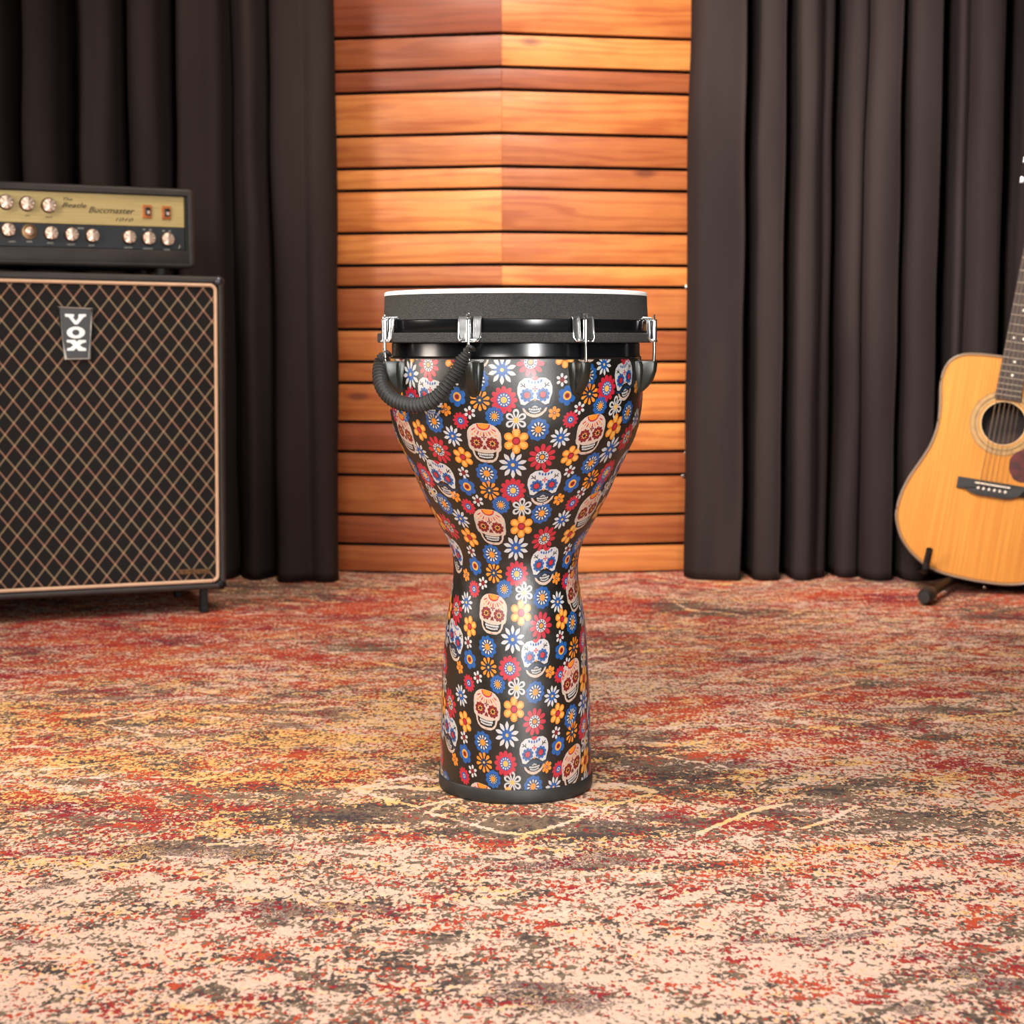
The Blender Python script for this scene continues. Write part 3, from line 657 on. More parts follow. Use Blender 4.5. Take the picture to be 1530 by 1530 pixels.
def bm_lug(m):
    bm = bmesh.new()
    def sect(z, w, o0, o1, k=.45):
        c = [(-w, o0), (-w, o1 - w * k), (-w * .8, o1 - w * k * .35), (-w * .4, o1), (w * .4, o1), (w * .8, o1 - w * k * .35), (w, o1 - w * k), (w, o0)]
        return [bm.verts.new(m @ Vector((x, y, z))) for x, y in c]
    def loft(rows):
        S_ = [sect(*r) for r in rows]
        for a, b in zip(S_, S_[1:]):
            for i in range(len(a)): bm.faces.new((a[i], a[(i + 1) % len(a)], b[(i + 1) % len(b)], b[i]))
        bm.faces.new(S_[0]); bm.faces.new(S_[-1][::-1])
    # flange hugging the shell, then the proud barrel
    loft([(z, w, -.006, o) for z, w, o in [(-.0405, .0035, .0015), (-.037, .007, .004), (-.030, .0095, .0065), (-.015, .0112, .0085), (-.004, .0118, .0085), (.0, .0112, .007)]])
    loft([(z, w, -.004, o) for z, w, o in [(-.0385, .003, .002), (-.035, .0052, .0075), (-.030, .0062, .0125), (-.022, .0068, .0185), (-.012, .0070, .0220), (-.002, .0070, .0232), (.0005, .0064, .0226)]])
    return bm
def bm_clip(m):
    bm = bmesh.new()
    for sx in (-1, 1):   # two hooked claws over the hoop
        w = .0043; cx = sx * .0092
        P = [(-.006, .0285), (-.003, .0305), (.001, .0300), (.0030, .0265), (.0035, .016), (.0045, .006), (.0070, .0018), (.0100, .0022)]
        T = .0014
        outs = []
        for i, (y, z) in enumerate(P):
            a, b = P[max(0, i - 1)], P[min(len(P) - 1, i + 1)]; dx, dz = b[0] - a[0], b[1] - a[1]; l = math.hypot(dx, dz); nx, nz = -dz / l * T, dx / l * T
            ww = w * (1 if i < 5 else (.8 if i == 5 else .6)); c2 = cx - sx * (0 if i < 5 else (.0012 if i == 5 else .004))
            outs.append([bm.verts.new(m @ Vector((c2 - ww, y, z))), bm.verts.new(m @ Vector((c2 + ww, y, z))), bm.verts.new(m @ Vector((c2 + ww, y - nx, z - nz))), bm.verts.new(m @ Vector((c2 - ww, y - nx, z - nz)))])
        for a, b in zip(outs, outs[1:]):
            for i in range(4): bm.faces.new((a[i], a[(i + 1) % 4], b[(i + 1) % 4], b[i]))
        bm.faces.new(outs[0]); bm.faces.new(outs[-1][::-1])
        for e in (-1, 1):   # rolled rims of the claw
            tube(bm, [m @ Vector((cx + e * w - (sx * (0 if i < 5 else (.0012 if i == 5 else .004))) - e * w * (0 if i < 5 else .3), y + .0004, z)) for i, (y, z) in enumerate(P[1:])], .0008, 6)
    box(bm, (-.0095, .0055, .0012), (.0095, .0100, .0048), .0012, 2, m)
    return bm
def bm_bolt(m):
    bm = bmesh.new()
    tube(bm, [m @ Vector((0, .0085, z)) for z in (.0012, .0262)], .0031, 14)
    tube(bm, [m @ Vector((0, .0085, z)) for z in (.0265, .0282)], .0036, 6)
    tube(bm, [m @ Vector((.0026 * math.cos(q), .0085, .0308 + .0026 * math.sin(q))) for q in [2 * PI * i / 14 for i in range(14)]], .0008, 6, closed=True)
    return bm
def bm_rod(m): return tube(bmesh.new(), [m @ Vector((0, .0085, .004)), m @ Vector((.0006, .0085, -.012)), m @ Vector((.0012, .0075, -.030))], .0019, 10)
LUGS = [math.radians(27 + 45 * k) for k in range(8)]
for th in LUGS:
    lug = obj('lug', bm_lug(frame(th, .1565, .5375)), M_blackplastic, dj, angle=35)
    cl = obj('rim_clip', bm_clip(frame(th, .1675, .5597)), M_chrome, dj, angle=35)
    obj('bolt', bm_bolt(frame(th, .1675, .5597)), M_chrome, cl); obj('tension_rod', bm_rod(frame(th, .1675, .5597)), M_steel, dj)
# cord-wrapped carrying handle hanging from the two left-hand rods
def on_drum(px, py, r):
    d = ray(px, py); ox, oy = -DX, -DY
    a = d.x ** 2 + d.y ** 2; b = 2 * (d.x * ox + d.y * oy); c = ox * ox + oy * oy - r * r
    disc_ = max(0, b * b - 4 * a * c); t = (-b - math.sqrt(disc_)) / (2 * a)
    return Vector((d.x * t + ox, d.y * t + oy, CAMZ + d.z * t))
HP = [(577, 533, .174), (570, 541, .178), (567, 560, .184), (572, 580, .187), (586, 596, .186), (606, 604, .184), (627, 605, .183), (648, 597, .182), (665, 580, .181), (679, 560, .179), (690, 541, .178), (699, 526, .178)]
hp = catmull([on_drum(*p) for p in HP], 34)
def rib(i):
    e = min(1, .55 + i / 40, .5 + (len(hp) - 1 - i) / 60)
    return (.0079 + .0013 * math.cos(2 * PI * i / 8)) * e
M_cord = mat('black wrapped cord', '#23211f', .6, vary=.15, vscale=300)
han = obj('handle', tube(bmesh.new(), hp, rib, 18), M_cord, dj)
for c, th in ((hp[0], LUGS[6]), (hp[-1], LUGS[7])):
    k = cyl(th, .176, c.z + .003); lp = bmesh.new()
    tube(lp, catmull([c, c + Vector((0, -.002, .006)), k + Vector((.004, -.004, .002)), k + Vector((.006, .003, -.001)), k + Vector((-.004, .002, .0)), c], 6), .0022, 8)
    obj('cord_loop', lp, M_cord, han)
# ------------------------------------------------------------------ speaker cabinet
M_tolex = mat('black grained vinyl', '#2b2624', .5, vary=.25, vscale=14, bump=.35, bscale=420)
M_piping = mat('cream piping', '#c9a587', .5, vary=.06, vscale=30)
YAW = math.radians(24)
YC0 = 3.46
rb = at(339, 880, YC0)                       # right front lower corner of the box
CW, CD = .70, .28
mC = Matrix.Translation((rb.x, YC0, 0)) @ Matrix.Rotation(YAW, 4, 'Z') @ Matrix.Translation((-CW / 2, 0, 0))
cab = thing('speaker_cabinet', 'large black speaker cabinet with brown diamond grille cloth and cream piping', 'speaker cabinet', mtx=mC)
zb, zt = at(339, 880, YC0).z, at(331, 413, YC0).z
ROLL = Matrix.Translation((CW / 2, 0, zb)) @ Matrix.Rotation(math.radians(.55), 4, 'Y') @ Matrix.Translation((-CW / 2, 0, -zb))
def rrect(x0, x1, z0, z1, r, k=6):
    out = []
    for cx, cz, a in ((x1 - r, z1 - r, 0), (x0 + r, z1 - r, 90), (x0 + r, z0 + r, 180), (x1 - r, z0 + r, 270)):
        for i in range(k + 1):
            q = math.radians(a + 90 * i / k); out.append((cx + r * math.cos(q), cz + r * math.sin(q)))
    return out
def shell_box(bm, x0, x1, z0, z1, r, d0, d1, wall, recess, m, bev=.006):
    """cabinet: rounded box open at the front with a recess of given depth"""
    O = rrect(x0, x1, z0, z1, r); I = rrect(x0 + wall, x1 - wall, z0 + wall, z1 - wall, max(.002, r - wall))
    On = rrect(x0 + bev, x1 - bev, z0 + bev, z1 - bev, max(.003, r - bev))
    Om = rrect(x0 + bev * .3, x1 - bev * .3, z0 + bev * .3, z1 - bev * .3, max(.003, r - bev * .3))
    L = [(O, d1), (O, d0 + bev), (Om, d0 + bev * .3), (On, d0), (I, d0 + .001), (I, d0 + recess)]
    R_ = [[bm.verts.new(m @ Vector((x, y, z))) for x, z in P] for P, y in L]
    n = len(O)
    for a, b in zip(R_, R_[1:]):
        for i in range(n): bm.faces.new((a[i], a[(i + 1) % n], b[(i + 1) % n], b[i]))
    bm.faces.new(R_[0]); bm.faces.new(R_[-1])
    return bm
sc_ = 1 / 718.0
x0, x1 = -CW / 2, CW / 2
obj('cabinet_box', shell_box(bmesh.new(), x0, x1, zb, zt, .014, 0, CD, .012, .012, ROLL), M_tolex, cab, angle=50)
def grille_mat():
    t = NT('diamond grille cloth'); o = t.obj(); s = t.add('ShaderNodeSeparateXYZ'); t.link(o, s.inputs[0])
    u = t.math('DIVIDE', s.outputs[0], .0347); v = t.math('DIVIDE', s.outputs[2], .0447)
    def stripe(e, w):
        fr = t.math('ABSOLUTE', t.math('SUBTRACT', t.math('FRACT', t.math('ADD', e, 50.0)), .5)); return t.rng(fr, .5 - w - .035, .5 - w + .035)
    a, b = stripe(t.math('ADD', u, v), .052), stripe(t.math('SUBTRACT', u, v), .052)
    # thread colour alternates along the height: rose at one crossing row, straw at the next
    alt = t.rng(t.math('SINE', t.math('MULTIPLY', v, 6.2832)), -.6, .6)
    thr = t.mix(alt, lin('#876452'), lin('#806e56'))
    n = t.noise(t.mapping(o, (900, 900, 900)), 1, 2)
    bk = t.mix(t.rng(n, .3, .7), lin('#070605'), lin('#110e0c'))
    c = t.mix(t.math('MULTIPLY', t.math('MAXIMUM', a, b), .92), bk, thr)
    c = t.mix(t.math('MULTIPLY', t.math('MULTIPLY', a, b), .8), c, t.mix(alt, lin('#bd8468'), lin('#b89a6c')))
    t.base(c); t.rough(.7); t.b.inputs['Specular IOR Level'].default_value = .25; t.bump(n, .25, .0008); return t.m
gi = .021
g = bmesh.new(); P = rrect(x0 + gi, x1 - gi, zb + gi, zt - gi, .006)
prism(g, P, .005, .0115, lambda u, v, d: ROLL @ Vector((u, d, v)))
obj('grille_cloth', g, grille_mat(), cab, angle=30)
pp = rrect(x0 + .0185, x1 - .0185, zb + .0185, zt - .0185, .012, 8)
obj('piping', tube(bmesh.new(), [ROLL @ Vector((x, .002, z)) for x, z in pp], .0036, 8, closed=True), M_piping, cab)
M_corner = mat('dulled metal corner', '#4a4d55', .35, .8)
for cx, cz in ((x1, zt), (x1, zb), (x0, zt), (x0, zb)):
    bm = bmesh.new(); sx, sz = (-1 if cx > 0 else 1), (-1 if cz == zt else 1)
    bmesh.ops.create_uvsphere(bm, u_segments=16, v_segments=10, radius=.0125, matrix=ROLL @ Matrix.Translation((cx + sx * .0105, .0105, cz + sz * .0105)))
    obj('corner_guard', bm, M_corner if cz == zt else M_blackmetal, cab)
# badge
o_pl = mC @ ROLL @ Vector((0, .004, 0)); n_pl = (mC @ ROLL).to_3x3() @ Vector((0, -1, 0))
inv = (mC @ ROLL).inverted()
def cab_uv(px, py):
    p = inv @ on_plane(px, py, o_pl, n_pl); return p.x, p.z
q = [cab_uv(*p) for p in ((86, 459), (136.5, 461.5), (132.5, 536), (97.5, 536.5))]
M_badge = mat('badge black', '#242322', .35); M_silver = mat('badge silver', '#cfccc6', .3, .6)
badge = obj('badge', prism(bmesh.new(), q, -.003, .0045, lambda u, v, d: ROLL @ Vector((u, d, v))), M_badge, cab, smooth=False)
bm = bmesh.new()
tube(bm, [ROLL @ Vector((u, -.003, v)) for u, v in q], .0026, 8, closed=True); fr_ = obj('badge_frame', bm, M_silver, badge)
qc = sum(p[0] for p in q) / 4
LET = bmesh.new()
def glyph(polys):
    for P in polys: prism(LET, [cab_uv(*p) for p in P], -.0046, -.0028, lambda u, v, d: ROLL @ Vector((u, d, v)))
bx = lambda x, y: (70 + x * 90 / 1252, 440 + y * 110 / 1530)
glyph([[bx(365, 405), bx(550, 412), bx(545, 465), bx(520, 468), bx(590, 560), bx(655, 468), bx(640, 465), bx(645, 412), bx(800, 410), bx(795, 460), bx(755, 468), bx(625, 622), bx(560, 622), bx(440, 468), bx(372, 460)]])
for i in range(24):
    a, b = 2 * PI * i / 24, 2 * PI * (i + 1) / 24
    f_ = lambda A, s1, s2: bx(590 + s1 * math.cos(A), 790 + s2 * math.sin(A))
    glyph([[f_(a, 188, 122), f_(b, 188, 122), f_(b, 78, 62), f_(a, 78, 62)]])
glyph([[bx(400, 945), bx(575, 945), bx(610, 990), bx(650, 945), bx(800, 948), bx(795, 995), bx(735, 1005), bx(665, 1055), bx(740, 1105), bx(800, 1118), bx(800, 1170), bx(650, 1170), bx(595, 1110), bx(545, 1165), bx(410, 1165), bx(410, 1118), bx(470, 1108), bx(540, 1055), bx(475, 1000), bx(405, 995)]])
obj('lettering', LET, M_silver, badge, smooth=False)
# small dark gold name strip low on the grille
s4 = [cab_uv(*p) for p in ((266, 851), (313, 850), (313, 857), (266, 858))]
obj('name_strip', prism(bmesh.new(), s4, .002, .0052, lambda u, v, d: ROLL @ Vector((u, d, v))), mat('tarnished brass strip', '#5a3f22', .45, .5, vary=.5, vscale=220), cab, smooth=False)
for fx in (x1 - .046, x0 + .046):
    for fy in (.012, CD - .03):
        bm = bmesh.new(); top = (ROLL @ Vector((fx, fy, zb))).z + .004
        box(bm, (fx - .008, fy - .006, .004), (fx + .008, fy + .010, top), .002, 1)
        box(bm, (fx - .009, fy - .008, 0), (fx + .009, fy + .012, .012), .002, 1)
        obj('leg', bm, M_blackmetal, cab, smooth=False)
# underside rail
obj('base_rail', box(bmesh.new(), (x0 + .06, .10, zb - .012), (x1 - .075, CD - .05, zb + .004), .003, 1), M_blackmetal, cab, smooth=False)

# ------------------------------------------------------------------ amplifier head
HYAW = math.radians(27)
YH = 3.50
hr_b, hr_t = at(296, 401, YH), at(287, 282.5, YH)
HW, HD = .60, .23
mH = Matrix.Translation((at(292, 340, YH).x, YH, hr_b.z)) @ Matrix.Rotation(HYAW, 4, 'Z') @ Matrix.Translation((-HW / 2, 0, 0))
HH = hr_t.z - hr_b.z
head = thing('amplifier_head', 'vintage amplifier head with gold control panel sitting on the speaker cabinet', 'amplifier', mtx=mH)
hx0, hx1 = -HW / 2, HW / 2
obj('cabinet_box', shell_box(bmesh.new(), hx0, hx1, 0, HH, .012, 0, HD, .014, .016, Matrix.Identity(4)), M_tolex, head, angle=50)
n_h = mH.to_3x3() @ Vector((0, -1, 0)); o_h = mH @ Vector((0, .012, 0)); ih = mH.inverted()
def head_uv(px, py): p = ih @ on_plane(px, py, o_h, n_h); return p.x, p.z
def pz(px, py): return head_uv(px, py)[1]
M_gold = NT('brushed gold panel'); _o = M_gold.obj(); _n = M_gold.noise(M_gold.mapping(_o, (8, 8, 900)), 1, 3, .6)
M_gold.base(M_gold.mix(M_gold.rng(_n, .3, .7), lin('#a79460'), lin('#c2ad78'))); M_gold.b.inputs['Metallic'].default_value = .35; M_gold.rough(.42); M_gold = M_gold.m
M_panel = mat('blue-black control panel', '#1d2126', .45, vary=.15, vscale=20)
zg0 = (pz(150, 335) + pz(270, 341.5)) / 2; zg1 = (pz(150, 288.5) + pz(270, 295.5)) / 2; zp0 = (pz(150, 370) + pz(270, 375.5)) / 2
xr_ = head_uv(274.5, 320)[0]; xl_ = hx0 + .018
obj('gold_panel', box(bmesh.new(), (xl_, .0095, zg0), (xr_, .0155, zg1), .0008, 1), M_gold, head, smooth=False)
obj('black_panel', box(bmesh.new(), (xl_, .0095, zp0), (xr_, .0155, zg0 - .0006), .0008, 1), M_panel, head, smooth=False)
bm = bmesh.new(); box(bm, (xr_, .004, zp0 - .001), (hx1 - .014, .0158, zg1 + .002)); 
obj('panel_end', bm, M_blackplastic, head, smooth=False)
obj('lower_rail', box(bmesh.new(), (hx0 + .013, -.0005, .008), (hx1 - .013, .0155, zp0 - .0008), .003, 2), M_tolex, head)
M_knob = mat('copper-toned knob', '#f2d6c2', .33, .8); M_knobside = mat('knob skirt', '#5a4436', .4, .6); M_brass = mat('brass jack', '#8a6a48', .35, .8)
def knob(u, v, r, jack=False):
    m = Matrix.Translation((u, .0095, v)) @ Matrix.Rotation(PI / 2, 4, 'X')   # z of the lathe points out to the viewer
    bm = bmesh.new()
    if jack: lathe(bm, [(0, 0), (r, 0), (r, .003), (r * .75, .0035), (r * .72, .001), (0, .001)], 24)
    else: lathe(bm, [(0, 0), (r, 0), (r, .003), (r * .93, .005), (r * .9, .011), (r * .84, .012), (0, .012)], 28)
    bmesh.ops.transform(bm, matrix=m, verts=bm.verts[:])
    k = obj('jack_socket' if jack else 'knob', bm, M_brass if jack else M_knobside, head, angle=30)
    c = bmesh.new()
    if jack: lathe(c, [(0, .001), (r * .62, .001), (r * .62, .005), (r * .45, .007), (0, .007)], 20)
    else:
        # spun metal cap with a faint radial facet so that it glints
        lathe(c, [(0, .0115), (r * .86, .0115), (r * .86, .0125), (r * .8, .0134)], 32)
        cv = c.verts.new((0, 0, .0131)); n_ = 32; rim = [v for v in c.verts if abs(v.co.z - .0134) < 1e-6]
        for i, v in enumerate(rim): v.co.z += .0011 * math.cos(4 * 2 * PI * i / n_)
        for i in range(n_): c.faces.new((rim[i], rim[(i + 1) % n_], cv))
    bmesh.ops.transform(c, matrix=m, verts=c.verts[:])
    obj('jack_tip' if jack else 'knob_cap', c, M_knob, k, angle=60)
kr = 10.6 / 718
tops = [(8, 302.3), (39.4, 304.6), (71.8, 307.2)]; bots = [(11, 343.5), (75, 348.6), (105.5, 350.6), (136.5, 352.4), (191.5, 354.6), (220.6, 356.2), (248.8, 357.8)]
for p in tops: knob(*head_uv(*p), kr * 1.03)
for p in bots: knob(*head_uv(*p), kr)
knob(*head_uv(43.6, 346), kr, True)
u0, v0 = head_uv(8, 302.3); u1, _ = head_uv(39.4, 304.6)
for i in (1, 2): knob(u0 - (u1 - u0) * i, v0, kr * 1.03)
u0, v0 = head_uv(11, 343.5); u1, _ = head_uv(43.6, 346)
for i in (1, 2, 3): knob(u0 - (u1 - u0) * i, v0, kr)
M_switch = mat('amber switch housing', '#a8602c', .4, vary=.2, vscale=90)
for px, py in ((219, 316.4), (247.8, 318.2)):
    u, v = head_uv(px, py)
    s = obj('rocker_switch', box(bmesh.new(), (u - .0098, .0065, v - .0138), (u + .0098, .0105, v + .0138), .0012, 1), M_switch, head, smooth=False)
    obj('rocker', box(bmesh.new(), (u - .0046, .003, v - .0075), (u + .0058, .0075, v + .0085), .0015, 2), M_blackplastic, s)
    obj('lamp_window', box(bmesh.new(), (u - .0008, .0022, v - .005), (u + .0045, .0035, v + .0015), .0004, 1), mat('pale lens', '#b9a6a0', .2), s, smooth=False)
obj('corner_stud', box(bmesh.new(), (xr_ - .012, .0075, zp0 + .003), (xr_ - .007, .0098, zp0 + .014), .001, 1), M_steel, head, smooth=False)
# lettering on the panels
M_ink = mat('dark brown ink', '#2a1c10', .6); M_pale = mat('pale printing', '#8f9088', .6)
def panel_text(s, px0, py, size, m, shear=.35, px1=None, name='lettering'):
    u, v = head_uv(px0, py)
    M = Matrix.Translation((u, .0092, v)) @ Matrix.Rotation(PI / 2, 4, 'X')
    o = text_mesh(name, s, size, m, head, Matrix.Identity(4), shear, .0001)
    w = max(c.co.x for c in o.data.vertices)
    k = 1 if px1 is None else (head_uv(px1, py)[0] - u) / w
    o.data.transform(M @ Matrix.Diagonal((k, 1, 1, 1))); return o
panel_text('The', 92, 299.5, .0085, M_ink, .4, 108)
panel_text('Beatle', 91, 309.5, .0135, M_ink, .4, 129)
panel_text('Buccmaster', 131, 317.5, .0165, M_ink, .4, 201)
panel_text('1010', 169, 330.0, .0092, M_ink, .4, 199)
# illegible little captions under the knobs, as short pale dashes of print
for px, py, w in ((18, 361, 11), (43.6, 361.2, 9), (75, 363.2, 10), (106, 365.3, 12), (136.5, 366.8, 9), (120, 341.2, 10), (191.5, 370, 13), (220.6, 371.5, 15), (248.8, 373, 9), (215, 343, 4), (224, 343.6, 4), (244, 345, 4), (253, 345.6, 4)):
    bm = bmesh.new(); n = max(2, int(w / 2.2))
    for i in range(n):
        a = px - w / 2 + w * i / n; u, v = head_uv(a, py); u2, _ = head_uv(a + w / n * .7, py)
        h = .0016 if i % 2 else .0012
        box(bm, (u, .0092, v - h), (u2, .0096, v + h))
    obj('caption', bm, M_pale, head, smooth=False)
for px, py, w in ((41, 322.5, 7), (73, 324.5, 10)):
    bm = bmesh.new()
    for i in range(3):
        a = px - w / 2 + w * i / 3; u, v = head_uv(a, py); u2, _ = head_uv(a + w / 3 * .7, py); box(bm, (u, .0092, v - .001), (u2, .0096, v + .001))
    obj('caption', bm, M_ink, head, smooth=False)
ztop = lambda X, Y: (mC @ ROLL @ Vector(((mC.inverted() @ mH @ Vector((X, Y, 0))).x, 0, zt))).z
for fx in (hx1 - .06, hx0 + .06):
    for fy in (.045, HD - .05):
        d = ztop(fx, fy) - hr_b.z
        obj('foot', lathe(bmesh.new(), [(0, d), (.013, d), (.0145, d + .002), (.0145, .004), (0, .004)], 20, cx=fx, cy=fy), M_rubber, head)

# ------------------------------------------------------------------ acoustic guitar
YG = 3.70
gb = at(1457, 869, YG)
LEAN = math.radians(8.6); BACK = math.radians(7)
mG = Matrix.Translation(gb) @ Matrix.Rotation(math.radians(-13), 4, 'Z') @ Matrix.Rotation(LEAN, 4, 'Y') @ Matrix.Rotation(-BACK, 4, 'X')
gt = thing('acoustic_guitar', 'acoustic guitar with honey spruce top leaning on a stand before the curtain', 'guitar', mtx=mG)
HALF = [(0, 0), (.06, .003), (.105, .013), (.145, .036), (.176, .068), (.193, .105), (.197, .13), (.194, .165), (.183, .205), (.165, .245), (.149, .285), (.1415, .325), (.1415, .36), (.146, .395), (.150, .425), (.1485, .455), (.138, .480), (.115, .497), (.08, .504), (.04, .506), (0, .506)]
hp2 = catmull([(x, 0, y) for x, y in HALF], 5)
OUT = [(p.x, p.z) for p in hp2] + [(-p.x, p.z) for p in hp2[-2:0:-1]]
def inset(P, d):
    n = len(P); o = []
    for i in range(n):
        a, b = P[i - 1], P[(i + 1) % n]; dx, dy = b[0] - a[0], b[1] - a[1]; l = math.hypot(dx, dy); o.append((P[i][0] - dy / l * d, P[i][1] + dx / l * d))
    return o
HOLE = (0, .3585); HR = .0487
def spruce():
    t = NT('spruce top'); o = t.obj()
    g = t.noise(t.mapping(o, (240, 1, 4)), 1, 2, .5); b = t.noise(t.mapping(o, (9, 1, 2)), 1, 3)
    c = t.mix(t.rng(g, .35, .65), lin('#bd7a2e'), lin('#c98938')); c = t.mix(t.rng(b, .3, .7, 0, .45), c, lin('#b06a24'))
    t.base(c); t.rough(.5); t.b.inputs['Specular IOR Level'].default_value = .25; return t.m
def flat(P, y, bm, hole=None):
    v = [bm.verts.new((x, y, z)) for x, z in P]; es = [bm.edges.new((v[i], v[(i + 1) % len(v)])) for i in range(len(v))]
    if hole:
        w = [bm.verts.new((HOLE[0] + hole * math.cos(2*PI*i/48), y, HOLE[1] + hole * math.sin(2*PI*i/48))) for i in range(48)]
        es += [bm.edges.new((w[i], w[(i + 1) % 48])) for i in range(48)]
    bmesh.ops.triangle_fill(bm, use_beauty=True, edges=es); return bm
bm = flat(inset(OUT, .003), 0, bmesh.new(), HR)
r = bmesh.ops.extrude_face_region(bm, geom=bm.faces[:]); bmesh.ops.translate(bm, vec=(0, .003, 0), verts=[e for e in r['geom'] if isinstance(e, bmesh.types.BMVert)])
obj('soundboard', bm, spruce(), gt, angle=30)
M_rose = mat('rosewood', '#3a1f14', .35, vary=.35, vscale=25)
bm = bmesh.new(); n = len(OUT); IN = inset(OUT, .004)
A = [bm.verts.new((x, .001, z)) for x, z in OUT]; B = [bm.verts.new((x, .105, z)) for x, z in OUT]
C = [bm.verts.new((x, .001, z)) for x, z in IN]; D = [bm.verts.new((x, .101, z)) for x, z in IN]
for i in range(n):
    j = (i + 1) % n; bm.faces.new((A[i], A[j], B[j], B[i])); bm.faces.new((C[i], D[i], D[j], C[j])); bm.faces.new((A[i], C[i], C[j], A[j]))
bm.faces.new(B); bm.faces.new(D)
obj('back_and_sides', bm, M_rose, gt, angle=40)
M_bind = mat('dark tortoise binding', '#7d6a58', .35); M_bindl = mat('cream purfling', '#c9ad84', .4)
bm = bmesh.new(); tube(bm, [(x, .0008, z) for x, z in inset(OUT, .0016)], .0026, 8, closed=True); bd = obj('binding', bm, M_bind, gt)
bm = bmesh.new(); tube(bm, [(x, -.0002, z) for x, z in inset(OUT, .0056)], .0007, 6, closed=True); obj('purfling', bm, mat('dark purfling', '#6b4a2c', .4), bd)
def annulus(bm, r0, r1, y, h, cut=None):
    k = 72
    def c(r, yy): return [bm.verts.new((HOLE[0] + r * math.cos(2*PI*i/k), yy, HOLE[1] + r * math.sin(2*PI*i/k))) for i in range(k)]
    a, b, d, e = c(r0, y), c(r0, y - h), c(r1, y - h), c(r1, y)
    for p, q in ((a, b), (b, d), (d, e), (e, a)):
        for i in range(k): bm.faces.new((p[i], p[(i + 1) % k], q[(i + 1) % k], q[i]))
    return bm
M_ros = mat('rosette inlay', '#a5824f', .35, vary=.15, vscale=60); M_rosd = mat('rosette line', '#2a1c12', .4)
rs = obj('rosette', annulus(annulus(bmesh.new(), .0535, .0605, .0, .0005), .0625, .0715, 0, .0005), M_ros, gt, angle=30)
obj('rosette_line', annulus(annulus(bmesh.new(), .0608, .0620, 0, .0006), .0718, .0726, 0, .0005), M_rosd, rs, angle=30)
obj('hole_edge', annulus(bmesh.new(), .0478, .0500, .003, .0034), M_bindl, gt, angle=30)
# pickguard: teardrop to the right of the hole
pg = [(.035, .300), (.052, .296), (.075, .270), (.098, .262), (.107, .278), (.104, .305), (.090, .335), (.073, .362), (.070, .340), (.058, .318), (.046, .307)]
pgc = catmull([(x, 0, z) for x, z in pg + pg[:1]], 4)[:-1]
PGO = [(.030, .256), (.044, .238), (.068, .236), (.092, .256), (.103, .285), (.099, .318), (.086, .345), (.0735, .362), (.0728, .345), (.066, .325), (.052, .309), (.036, .297), (.027, .278)]
pgc = catmull([(x, 0, z) for x, z in PGO + PGO[:1]], 4)[:-1]
obj('pickguard', prism(bmesh.new(), [(p.x, p.z) for p in pgc], -.0011, .0, lambda u, v, d: Vector((u, d, v))), mat('red tortoise pickguard', '#4a120e', .4, vary=.5, vscale=50), gt, angle=30)
# bridge
M_ebony = mat('ebony', '#17120f', .4, vary=.2, vscale=50)
BZ = .2135
br = [(-.0765, .0125), (-.0765, -.0125), (-.057, -.0125), (-.045, -.0185), (-.032, -.0215), (.032, -.0215), (.045, -.0185), (.057, -.0125), (.0765, -.0125), (.0765, .0125)]
bg = obj('bridge', prism(bmesh.new(), [(u, v + BZ) for u, v in br], -.0075, .0, lambda u, v, d: Vector((u, d * (1 if abs(u) < .058 else .55), v))), M_ebony, gt, smooth=False)
M_bone = mat('bone', '#efe3d2', .35)
obj('saddle', box(bmesh.new(), (-.038, -.0105, BZ + .0030), (.038, -.006, BZ + .0058), .0006, 1), M_bone, bg, smooth=False)
SX = [(-2.5 + i) * .0106 for i in range(6)]
for x in SX:
    bm = bmesh.new(); bmesh.ops.create_uvsphere(bm, u_segments=10, v_segments=8, radius=.0031, matrix=Matrix.Translation((x * 1.12, -.0085, BZ - .0065))); obj('bridge_pin', bm, M_bone, bg)
# neck, fingerboard, frets
NUT = BZ + .0045 + .6436
FB0 = HOLE[1] + HR + .004
def hw(z): return .0285 - (z - FB0) / (NUT - FB0) * .0068
M_maho = mat('mahogany neck', '#4a2415', .35, vary=.2, vscale=20)
bm = bmesh.new(); rows = []
for z in [.470, .506, .53, .56, .60, .70, .80, NUT]:
    dpt = .085 if z < .5 else (.07 if z < .51 else (.045 if z < .535 else (.028 if z < .57 else .0215)))
    w = hw(z) * .98
    rows.append([bm.verts.new((w * math.cos(q), -.0005 - 0 + dpt * max(0, math.sin(q)), z)) for q in [PI * i / 12 for i in range(13)]])
for a, b in zip(rows, rows[1:]):
    for i in range(12): bm.faces.new((a[i], a[i + 1], b[i + 1], b[i]))
    bm.faces.new((a[0], b[0], b[-1], a[-1]))
bm.faces.new(rows[0]); bm.faces.new(rows[-1])
obj('neck', bm, M_maho, gt, angle=50)
bm = prism(bmesh.new(), [(-hw(FB0), FB0), (hw(FB0), FB0), (hw(NUT), NUT), (-hw(NUT), NUT)], -.0065, -.0004, lambda u, v, d: Vector((u, d, v)))
fb = obj('fingerboard', bm, mat('rosewood fingerboard', '#2a1c18', .5, vary=.3, vscale=70), gt, smooth=False)
M_fret = mat('fret wire', '#b9ab98', .3, .8)
SC = .6436
